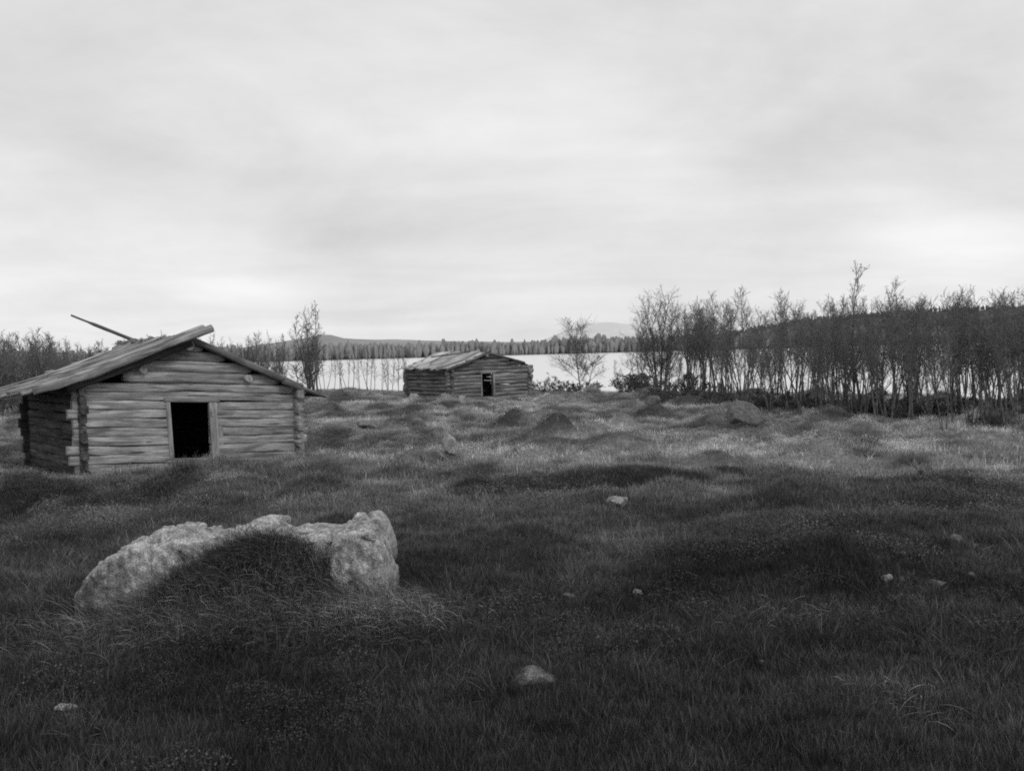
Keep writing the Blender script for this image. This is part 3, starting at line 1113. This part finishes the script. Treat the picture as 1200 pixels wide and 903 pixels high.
def birch(seed, stems, height, spread, twig=1.0, leaf=.6, low=.28, bark=None, twigm=None, brlen=.26, leaf_s=.03, tk=1.0, el0=28, rt=1.0):
    """returns (trunk mesh, crown mesh, height)"""
    r = np.random.default_rng(seed)
    mb, cr = MB(), Tri()
    for s in range(stems):
        a = r.random() * 6.283
        lean = spread * (.3 + .7 * r.random()) if stems > 1 else .06
        h = height * (1 if s == 0 else .62 + .36 * r.random())
        if s == 0:
            lean *= .4
        P = curve_pts((math.cos(a) * .10 * (stems > 1), math.sin(a) * .10 * (stems > 1), -.1), (math.cos(a) * lean, math.sin(a) * lean, 1), h * 1.03, 12, r, .30, .30)
        rb = .0105 * rt * h * (.8 + .4 * r.random())
        rr = np.interp(np.linspace(0, 1, 13), [0, .08, .5, 1], [rb * 1.3, rb, rb * .6, .004])
        mb.sweep(P, rr, rr, 7, 1, seed=int(r.integers(1, 999)), rough=.06)
        nb = int(h * 5.2)
        for k in range(nb):
            t = low + (.98 - low) * (k + r.random()) / nb
            i = t * 12
            i0 = int(i)
            p = P[i0] + (P[min(i0 + 1, 12)] - P[i0]) * (i - i0)
            az = k * 2.4 + r.random()
            el = R(el0 + (62 - el0) * r.random() + 12 * t)
            d = (math.cos(az) * math.cos(el), math.sin(az) * math.cos(el), math.sin(el))
            bl = h * brlen * (.45 + .75 * r.random()) * (1.1 - .72 * t) * (.55 + .45 * min(1, (t - low) / .15 + .3))
            B = curve_pts(p, d, bl, 6, r, .38, .25)
            br = max(.0045, np.interp(t, [0, 1], [rb * .5, .004]))
            if br > .009 and bl > .5:
                mb.sweep(B, np.linspace(br, .004, 7), np.linspace(br, .004, 7), 5, 1, seed=int(r.integers(1, 999)))
            else:
                cr.tube(B, max(br, .008 * tk), .005 * tk)
            nt_ = int((2 + bl * 7) * twig)
            for q in range(nt_):
                tt = .25 + .75 * (q + r.random()) / nt_
                j = tt * 6
                j0 = min(int(j), 5)
                p2 = B[j0] + (B[j0 + 1] - B[j0]) * (j - j0)
                d2 = (B[j0 + 1] - B[j0]) / np.linalg.norm(B[j0 + 1] - B[j0]) + r.normal(size=3) * .65 + np.array([0, 0, .15])
                tl = bl * (.22 + .28 * r.random()) + .06
                T_ = curve_pts(p2, d2, tl, 3, r, .35, .15)
                cr.tube(T_, .0075 * tk, .004 * tk)
                for z_ in range(2):
                    p3 = T_[1 + z_]
                    d3 = T_[2] - T_[1] + r.normal(size=3) * .05 + r.normal(size=3) * .5 * np.linalg.norm(T_[2] - T_[1])
                    S_ = curve_pts(p3, d3, tl * (.3 + .4 * r.random()), 2, r, .3, .1)
                    cr.tube(S_, .005 * tk, .0032 * tk)
                    if r.random() < leaf:
                        cr.leaf(S_[-1], leaf_s * (.7 + .6 * r.random()), r)
                if r.random() < leaf:
                    cr.leaf(T_[-1], leaf_s * (.7 + .6 * r.random()), r)
    o = mb.build("trunk", bark or M_BARK)
    tm = o.data
    bpy.data.objects.remove(o)
    cm = cr.mesh("crown", twigm or M_TWIG)
    V = np.concatenate(cr.v)
    return tm, cm, float(V[:, 2].max())


PROTO = {
    "round": birch(1, 2, 4.0, .62, 2.2, .8, .14, brlen=.56, tk=1.0, leaf_s=.024),
    "tall": birch(2, 7, 4.8, .30, 1.25, 1.0, .2, brlen=.40, tk=1.0, leaf_s=.024, el0=38),
    "small": birch(3, 2, 3.0, .5, 1.2, .8, .3, brlen=.45),
    "single": birch(4, 1, 5.0, .1, 1.3, .5, .15, brlen=.26),
}
THK = [birch(20 + i, 2 + i % 3, 4.2, .24, 1.15, .35 + .15 * (i % 3), .40, brlen=.30, tk=.85, leaf_s=.022, el0=46, rt=.78) for i in range(7)]
STEMS = [birch(40 + i, 1 + i % 2, 3.2, .2, .9, .2, .35, brlen=.24, twigm=M_TWIGF) for i in range(4)]
SLIM = [birch(70 + i, 1 + i % 2, 3.4, .3, .9, .2,   .2, brlen=.26, tk=.85, el0=46, rt=.8) for i in range(4)]
LEFT = [birch(50 + i, 5, 3.2, .32, 1.2, .35, .12, brlen=.32, el0=42, twigm=M_TWIG) for i in range(4)]


def tree(proto, px, py, top, label, group=None, name="birch_tree", cat="tree", depth=None, wide=1.0, rz=None, base_y=None):
    tm, cm, ph = proto
    if depth is None:
        x, y, z = G(px, py)
    else:
        d = ray(px, 415)
        x, y = d[0] * depth, depth
        z = Hs(x, y)
    dtop = ray(px, top)
    k = y / dtop[1]
    ztop = CAM_Z + dtop[2] * k
    s = (ztop - z) / ph
    e = empty(name, label, cat, (x, y, z), rng.random() * 6.28 if rz is None else rz, group)
    e.scale = (s * wide, s * wide, s)
    for nme, me in (("trunk", tm), ("crown", cm)):
        o = bpy.data.objects.new(nme, me)
        COL.objects.link(o)
        o.parent = e
    return e


tree(PROTO["round"], 684, 460, 368, "lone two stemmed round crowned birch on the shore between hut and tall birch", rz=.3, wide=1.25)
tree(PROTO["tall"], 775, 466, 333, "tall multi stemmed leafy birch on a low bank, left of the thicket", rz=0, wide=1.05)
tree(PROTO["small"], 742, 456, 386, "small leaning birch close beside the tall multi stemmed birch", rz=1.0, wide=1.15)
tree(STEMS[1], 750, 461, 388, "thin straight sapling between the small leaning birch and the tall birch", rz=1.0)
tree(PROTO["single"], 1003, 488, 306, "tallest thin birch rising above the thicket", rz=1.5)
tree(PROTO["single"], 1033, 488, 324, "second tallest thin birch just right of the tallest one in the thicket", rz=2.7)
tree(LEFT[1], 357, 459, 357, "dark bushy birch behind the right eave of the larger hut", rz=.5, depth=58, wide=1.25)
tree(LEFT[3], 363, 459, 366, "shorter dark birch right against the bushy birch behind the hut's eave", rz=2.5, depth=59, wide=1.0)
tree(STEMS[0], 371, 459, 352, "thin tall sapling with bare tip beside the dark bushy birch by the hut", rz=.5, depth=57)

# thicket to the right
topx = [790, 815, 832, 850, 872, 895, 915, 940, 965, 985, 1010, 1030, 1055, 1085, 1105, 1120, 1145, 1170, 1230]
topy = [385, 356, 352, 352, 340, 380, 350, 342, 372, 348, 350, 352, 345, 345, 362, 342, 338, 345, 345]
r = np.random.default_rng(77)
cnt = 0
for i in range(86):
    px = 800 + (1232 - 800) * (i + 1.8 * r.random() - .4) / 86
    row = i % 3
    base = np.interp(px, [800, 900, 1000, 1100, 1200], [471, 484, 495, 503, 508]) - [1, 9, 16][row] - 5 * r.random()
    base = max(base, np.interp(px, [800, 1000, 1200], [459, 468, 474]))
    tp = np.interp(px, topx, topy) + [-6, -10, -14][row] + 24 * r.random() ** 1.4 + (12 if r.random() < .25 else 0)
    lab = ["thin bare birch in the front row of the thicket facing the meadow", "thin bare birch in the middle of the lakeshore thicket",
           "thin bare birch in the back row of the thicket nearest the lake"][row]
    tree(THK[int(r.integers(0, 7))], px, base, tp, lab, ["front row of thicket birches", "middle row of thicket birches", "back row of thicket birches"][row],
         wide=.85 + .3 * r.random())
for i, (px, base, tp) in enumerate([(812, 466, 372), (795, 463, 398), (783, 462, 400), (822, 468, 352), (722, 457, 420)]):
    tree(THK[i], px, base, tp, "slender birch on the bank between the tall birch and the thicket" if i != 4 else "low sprig of birch left of the small leaning birch",
         "slender birches between tall birch and thicket" if i != 4 else None, wide=.8)

# stems at the lakeshore on the left of the far hut
for i, px in enumerate(np.linspace(376, 478, 17)):
    p_ = px + 5 * (r.random() - .5)
    tree(STEMS[i % 4], p_, 455, 404 + 16 * r.random(), "slim bare sapling against the bright lake between the two huts", "saplings between the huts", depth=62 + 3 * r.random(), wide=.9)

# thicket on the left
for i in range(78):
    px = -70 + 400 * ((i + r.random()) / 78) ** 1.35
    dp = 40 + 16 * r.random() if px < 130 else 52 + 12 * r.random()
    tp = np.interp(px, [-70, 0, 20, 35, 60, 75, 110, 160, 190, 220, 250, 270, 300, 330], [384, 384, 380, 392, 376, 392, 396, 392, 380, 392, 380, 396, 384, 378]) + 12 * r.random()
    behind = px > 92
    tree(LEFT[int(r.integers(0, 4))], px, 450, tp,
         "dark bushy willow birch in the thicket behind the larger hut's roof" if behind else "dark bushy birch in the dense thicket left of the larger hut",
         "bushes behind the larger hut" if behind else "bushes left of the larger hut", depth=dp, wide=1.0 if px < 130 else .8)

r = np.random.default_rng(78)
for i in range(34):
    px = 805 + 420 * (i + r.random()) / 34
    base = np.interp(px, [800, 900, 1000, 1100, 1200], [469, 482, 492, 500, 505]) - 12 * r.random()
    tp = np.interp(px, topx, topy) + 25 + 45 * r.random()
    e = tree(SLIM[i % 4], px, base, tp, "leaning bare sapling tangled among the taller birches of the thicket", "leaning saplings in the thicket", wide=1.0)
    e.rotation_euler[0], e.rotation_euler[1] = .16 * r.normal(), .16 * r.normal()
# small bushes
BUSH = birch(60, 14, 1.1, 1.1, 1.6, .5, .05, bark=M_BUSH, twigm=M_BUSH, brlen=.4)
DARKB = birch(61, 12, .5, 1.1, 2.2, 1.0, .05, bark=M_SHRUB, twigm=M_SHRUB, brlen=.45, leaf_s=.02)
tree(BUSH, 637, 459, 436, "round twiggy willow bush at the shore right of the smaller hut", None, "willow_bush", "bush", wide=1.35)
tree(DARKB, 979, 529, 512, "small dark dwarf shrub alone on the pale grass before the thicket", None, "dwarf_shrub", "shrub", wide=1.3)
for i in range(44):
    px = 725 + 500 * (i + r.random()) / 44
    base = np.interp(px, [725, 800, 900, 1000, 1100, 1200], [466, 472, 484, 492, 498, 501]) - 6 * r.random()
    tree(DARKB if i % 2 else BUSH, px, base, base - 14 - 20 * r.random(), "low twiggy bush at the foot of the birch thicket", "low bushes under the thicket", "dwarf_shrub", "shrub", wide=1.3)


for i in range(9):
    px = 650 + 78 * (i + r.random()) / 9
    tree(DARKB if i % 3 else BUSH, px, 459, 459 - 8 - 8 * r.random(), "low brush on the shore edge left of the tall birch", "low brush on the shore edge", "dwarf_shrub", "shrub", wide=1.3)

# ------------------------------------------------------------------ grass (uncountable)
def tuft_mesh(name, seed, blades, hmin, hmax, width, spread, lean, mat, curl=.6):
    r = np.random.default_rng(seed)
    V, Fc, sh = [], [], []
    c = 0
    for i in range(blades):
        a = r.random() * 6.283
        rr = spread * r.random() ** .5
        p = np.array([math.cos(a) * rr, math.sin(a) * rr, -.02])
        az = a + r.normal() * .9
        h = hmin + (hmax - hmin) * r.random()
        ln = lean * (.2 + .9 * r.random())
        d = np.array([math.cos(az) * ln, math.sin(az) * ln, 1.0])
        d /= np.linalg.norm(d)
        side = np.array([-math.sin(az + .8 * r.normal()), math.cos(az), 0])
        side /= np.linalg.norm(side)
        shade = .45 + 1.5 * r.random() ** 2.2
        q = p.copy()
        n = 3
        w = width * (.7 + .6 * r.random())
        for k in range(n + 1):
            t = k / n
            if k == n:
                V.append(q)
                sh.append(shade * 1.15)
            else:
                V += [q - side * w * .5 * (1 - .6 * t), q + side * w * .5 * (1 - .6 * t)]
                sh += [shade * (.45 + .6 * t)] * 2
            q = q + d * h / n
            d = d + np.array([math.cos(az), math.sin(az), -.35]) * curl * ln / n * 1.6
            d /= np.linalg.norm(d)
        for k in range(n - 1):
            b0 = c + 2 * k
            Fc += [(b0, b0 + 1, b0 + 3), (b0, b0 + 3, b0 + 2)]
        Fc.append((c + 2 * (n - 1), c + 2 * (n - 1) + 1, c + 2 * n))
        c += 2 * n + 1
    o = np_mesh(name, V, Fc, mat, False)
    f_attr(o, "shade", sh)
    COL.objects.unlink(o)
    return o


def shag_mesh(name, seed, blades, mat):
    r = np.random.default_rng(seed)
    V, Fc, sh = [], [], []
    c = 0
    for i in range(blades):
        p = np.array([.10 * r.normal(), .10 * r.normal(), -.02])
        az = .55 * r.normal()
        h = .10 + .26 * r.random() ** 1.4
        el = .6 + .9 * r.random()
        d = np.array([math.cos(az) * math.cos(el), math.sin(az) * math.cos(el), math.sin(el)])
        side = np.array([-math.sin(az), math.cos(az), .4 * r.normal()])
        side /= np.linalg.norm(side)
        w = .0036 * (.6 + .6 * r.random())
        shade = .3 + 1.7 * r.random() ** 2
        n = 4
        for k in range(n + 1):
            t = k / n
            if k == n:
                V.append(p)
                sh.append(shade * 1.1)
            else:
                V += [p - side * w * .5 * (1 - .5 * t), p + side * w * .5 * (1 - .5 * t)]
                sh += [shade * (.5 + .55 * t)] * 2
            p = p + d * h / n
            d = d + np.array([.10 * math.cos(az), .10 * math.sin(az), -.30])
            d /= np.linalg.norm(d)
        for k in range(n - 1):
            b0 = c + 2 * k
            Fc += [(b0, b0 + 1, b0 + 3), (b0, b0 + 3, b0 + 2)]
        Fc.append((c + 2 * n - 2, c + 2 * n - 1, c + 2 * n))
        c += 2 * n + 1
    o = np_mesh(name, V, Fc, mat, False)
    f_attr(o, "shade", sh)
    COL.objects.unlink(o)
    return o


def heath_mesh(name, seed, n, rad_, h, leaf, mat):
    r = np.random.default_rng(seed)
    T_ = Tri()
    sh = []
    for i in range(n):
        a = r.random() * 6.283
        rr = rad_ * r.random() ** .5
        z = h * (1 - (rr / rad_) ** 2 * .7) * (.35 + .75 * r.random())
        p = np.array([math.cos(a) * rr, math.sin(a) * rr, z])
        T_.leaf(p, leaf * (.6 + .8 * r.random()), r)
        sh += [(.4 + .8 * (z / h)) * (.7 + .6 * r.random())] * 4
    o = np_mesh(name, np.concatenate(T_.v), T_.f, mat, False)
    f_attr(o, "shade", sh)
    COL.objects.unlink(o)
    return o


def coll(name, objs):
    c = bpy.data.collections.new(name)
    for o in objs:
        c.objects.link(o)
    return c


C_GRASS = coll("tufts", [tuft_mesh("tuft_%02d" % i, 200 + i, 30, .06, .16, .0045, .12, .6, M_GRASS) for i in range(6)])
C_FAR = coll("far_tufts", [tuft_mesh("far_tuft_%02d" % i, 220 + i, 40, .08, .24, .010, .34, .6, M_GRASS) for i in range(5)])
C_DEAD = coll("dead_tufts", [tuft_mesh("dead_tuft_%02d" % i, 240 + i, 26, .16, .42, .005, .10, .85, M_DEAD, 1.1) for i in range(5)])
C_SHAG = coll("shag_tufts", [shag_mesh("shag_tuft_%02d" % i, 250 + i, 34, M_DEAD) for i in range(6)])
C_HEATH = coll("heath_clumps", [heath_mesh("heath_%02d" % i, 260 + i, 420, .20, .11, .0065, M_HEATH) for i in range(4)])
C_STALK = coll("stalks", [tuft_mesh("stalk_%02d" % i, 280 + i, 3, .35, .7, .004, .05, .35, M_DEAD, .3) for i in range(4)])


def inside_any(x, y):
    bad = np.zeros(len(x), bool)
    for hx, hy, ph_, W_, L_ in ((*HUT1, W1, L1), (*HUT2, W2, L2)):
        lu = (x - hx) * math.cos(ph_) + (y - hy) * math.sin(ph_)
        lv = -(x - hx) * math.sin(ph_) + (y - hy) * math.cos(ph_)
        bad |= (lu > -.05) & (lu < W_ + .05) & (lv > -.05) & (lv < L_ + .05)
    u = x - BX
    bad |= (u > .05) & (u < 2.85) & (y > BY - .12) & (y < BY + .6)
    return bad


def scatter(name, coll_, x, y, smin, smax, label, tint_mul=1.0, tilt=.25, seed=0, wind=0.0, comb=None):
    r = np.random.default_rng(seed)
    z = H(x, y)
    ok = (z > -.85) & ~inside_any(x, y)
    x, y, z = x[ok], y[ok], z[ok]
    n = len(x)
    o = np_mesh(name, np.stack([x, y, z], -1), np.zeros((0, 3), np.int32), None, False) if False else None
    me = bpy.data.meshes.new(name)
    me.vertices.add(n)
    me.vertices.foreach_set("co", np.stack([x, y, z], -1).astype(np.float32).ravel())
    o = bpy.data.objects.new(name, me)
    COL.objects.link(o)
    rot = np.stack([tilt * r.normal(size=n), tilt * r.normal(size=n) + wind, r.random(n) * 6.283], -1)
    if comb is not None:
        rot[:, 2] = comb + .55 * r.normal(size=n)
    a = me.attributes.new("rot", "FLOAT_VECTOR", "POINT")
    a.data.foreach_set("vector", rot.astype(np.float32).ravel())
    lu = (x - HUT1[0]) * math.cos(HUT1[2]) + (y - HUT1[1]) * math.sin(HUT1[2])
    lv = -(x - HUT1[0]) * math.sin(HUT1[2]) + (y - HUT1[1]) * math.cos(HUT1[2])
    dh = np.hypot(np.maximum(np.abs(lu - W1 / 2) - W1 / 2, 0), np.maximum(np.abs(lv - L1 / 2) - L1 / 2, 0))
    f_attr(o, "scl", (smin + (smax - smin) * r.random(n) ** 1.3) * (.45 + .55 * sstep(.2, 1.6, dh)))
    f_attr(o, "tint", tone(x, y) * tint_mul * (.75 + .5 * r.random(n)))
    a = me.attributes.new("pick", "INT", "POINT")
    a.data.foreach_set("value", r.integers(0, len(coll_.objects), n).astype(np.int32))
    ng = bpy.data.node_groups.new(name, "GeometryNodeTree")
    ng.interface.new_socket("Geometry", in_out="INPUT", socket_type="NodeSocketGeometry")
    ng.interface.new_socket("Geometry", in_out="OUTPUT", socket_type="NodeSocketGeometry")
    gi, go = ng.nodes.new("NodeGroupInput"), ng.nodes.new("NodeGroupOutput")
    iop = ng.nodes.new("GeometryNodeInstanceOnPoints")
    ci = ng.nodes.new("GeometryNodeCollectionInfo")
    ci.inputs["Collection"].default_value = coll_
    ci.inputs["Separate Children"].default_value = True
    ci.inputs["Reset Children"].default_value = True

    def named(nm_, tp):
        q = ng.nodes.new("GeometryNodeInputNamedAttribute")
        q.data_type = tp
        q.inputs["Name"].default_value = nm_
        return q.outputs["Attribute"]
    L = ng.links.new
    L(gi.outputs[0], iop.inputs["Points"])
    L(ci.outputs[0], iop.inputs["Instance"])
    iop.inputs["Pick Instance"].default_value = True
    L(named("pick", "INT"), iop.inputs["Instance Index"])
    L(named("rot", "FLOAT_VECTOR"), iop.inputs["Rotation"])
    L(named("scl", "FLOAT"), iop.inputs["Scale"])
    L(iop.outputs[0], go.inputs[0])
    md = o.modifiers.new("scatter", "NODES")
    md.node_group = ng
    tag(o, label, "grass", "stuff")
    return o


def fan(n, y0, y1, p, seed, half=.62):
    r = np.random.default_rng(seed)
    y = (y0 ** p + (y1 ** p - y0 ** p) * r.random(n)) ** (1 / p)
    x = y * half * (2 * r.random(n) - 1) + (r.random(n) - .5) * 2
    return x, y


x, y = fan(80000, 3.6, 17, 1.6, 301)
scatter("meadow_grass", C_GRASS, x, y, .4, .9, "short fine grass covering the near meadow", seed=1)
x, y = fan(95000, 13, 66, 1.5, 302)
keep = np.random.default_rng(9).random(len(x)) < np.clip(.35 + 1.3 * fbm(x / 1.8, y / 1.8, 88, 3), .2, 1)
scatter("meadow_grass", C_FAR, x[keep], y[keep], .22, .68, "dry tufted grass covering the far meadow", seed=2)
x, y = fan(26000, 4, 45, 1.5, 303)
k = fbm(x / 1.4, y / 1.4, 89, 3)
keep = k > .56
scatter("dead_grass", C_DEAD, x[keep], y[keep], .3, .72, "longer pale dead grass in scattered tussocks", seed=3, wind=.2)
x, y = fan(30000, 13, 48, 1.5, 309)
k = fbm(x / .6, y / .6, 92, 2)
keep = k > .60
scatter("dead_grass", C_DEAD, x[keep], y[keep], .25, .65, "small bleached tussocks dotting the middle meadow", tint_mul=1.15, seed=9)
# shaggy grass on the bank before the boulder and on a few tussocks
r = np.random.default_rng(11)
bx = [r.normal(-2.4, .65, 1300), r.normal(-1.30, .38, 700), r.normal(-2.4, 1.0, 300)]
by = [8.72 + .34 * r.normal(size=1300), 8.45 + .3 * r.normal(size=700), 8.0 + .25 * r.normal(size=300)]
for (tx, ty, rr, n) in [(*G0(990, 850), .3, 10), (*G0(1070, 572), .6, 80), (*G0(720, 598), .5, 30), (*G0(230, 590), .7, 60), (*G0(520, 542), .7, 50), (*G0(1060, 835), .3, 4), (*G0(900, 735), .4, 25)]:
    bx.append(r.normal(tx, rr, n))
    by.append(ty + rr * .7 * r.normal(size=n))
bx, by = np.concatenate(bx), np.concatenate(by)
ok = ~((bx < -3.0) & (by > 8.8)) & ~((bx > -1.65) & (by > 8.75))
scatter("shaggy_grass", C_SHAG, bx[ok], by[ok], .5, 1.05, "shaggy drooping dead grass on the bank below the boulder", tint_mul=1.75, seed=4, tilt=.15, comb=-1.9)
x, y = fan(22000, 4.5, 55, 1.5, 304)
k = fbm(x / 2.6, y / 2.6, 41, 4)
keep = (k < .50) & ~((np.abs(x + 2.3) < 1.9) & (y > 7.6) & (y < 9.4)) & ((y > 9.5) | (np.random.default_rng(5).random(len(x)) < .25))
scatter("heath", C_HEATH, x[keep], y[keep], .6, 1.7, "dark low heath plants in patches among the grass", tint_mul=2.2, seed=5, tilt=.1)
x, y = fan(120, 4.5, 13, 1.5, 317)
scatter("grass_stalks", C_STALK, x, y, .3, .6, "single thin dry stalks standing above the grass", tint_mul=1.1, seed=6, tilt=.1)

# ------------------------------------------------------------------ sky and sun
SUN_EL, SUN_AZ = 42, 140          # azimuth clockwise from +Y (behind the camera, to the right)
w = bpy.data.worlds.new("World")
scene.world = w
w.use_nodes = True
nt = w.node_tree
bg = nt.nodes["Background"]
bg.inputs["Strength"].default_value = 0.1
sky = N(nt, "ShaderNodeTexSky", sky_type="NISHITA", sun_disc=False)
sky.sun_elevation = R(SUN_EL)
sky.sun_rotation = R(SUN_AZ)
bw = N(nt, "ShaderNodeRGBToBW")
nt.links.new(sky.outputs[0], bw.inputs[0])
tc = N(nt, "ShaderNodeTexCoord")
sp = N(nt, "ShaderNodeSeparateXYZ")
nt.links.new(tc.outputs["Generated"], sp.inputs[0])
az_ = math_n(nt, "ADD", math_n(nt, "ABSOLUTE", sp.outputs[2]), .11)
cx_ = math_n(nt, "DIVIDE", sp.outputs[0], az_)
cy_ = math_n(nt, "DIVIDE", sp.outputs[1], az_)
cb = N(nt, "ShaderNodeCombineXYZ")
nt.links.new(cx_, cb.inputs[0])
nt.links.new(cy_, cb.inputs[1])
n1 = noise_n(nt, mul_vec(nt, cb.outputs[0], (.6, .7, 1)), 1.0, 5, .5, .8)
n2 = noise_n(nt, mul_vec(nt, cb.outputs[0], (.22, .75, 1)), 1.7, 6, .55, .2)
n3 = noise_n(nt, mul_vec(nt, tc.outputs["Generated"], (3.2, 3.2, 7)), 1.0, 6, .58, .25)
cl = math_n(nt, "ADD", remap(nt, n1, .3, .7, 7.2, 8.4), math_n(nt, "ADD", remap(nt, n2, .3, .7, -.25, .25), remap(nt, n3, .3, .7, -1.05, 1.05)))
grad = remap(nt, sp.outputs[2], 0, .33, 1.02, .98)
cl = math_n(nt, "MULTIPLY", cl, grad)
mix = math_n(nt, "ADD", math_n(nt, "MULTIPLY", bw.outputs[0], .12), math_n(nt, "MULTIPLY", cl, .92))
cc = N(nt, "ShaderNodeCombineColor")
for i in range(3):
    nt.links.new(mix, cc.inputs[i])
nt.links.new(cc.outputs[0], bg.inputs["Color"])

sd = bpy.data.lights.new("sun", "SUN")
sd.energy = 0.9
sd.angle = R(18)
sd.color = (1, 1, 1)
so = bpy.data.objects.new("sun", sd)
COL.objects.link(so)
ds = Vector((math.sin(R(SUN_AZ)) * math.cos(R(SUN_EL)), math.cos(R(SUN_AZ)) * math.cos(R(SUN_EL)), math.sin(R(SUN_EL))))
so.rotation_euler = (-ds).to_track_quat("-Z", "Y").to_euler()

scene.view_settings.view_transform = "Standard"
scene.view_settings.look = "None"
scene.view_settings.exposure = 0
scene.view_settings.gamma = 1
scene.render.engine = "CYCLES"
scene.cycles.filter_width = 1.9
scene.cycles.max_bounces = 4
scene.cycles.diffuse_bounces = 2
scene.cycles.glossy_bounces = 2
scene.cycles.use_denoising = False
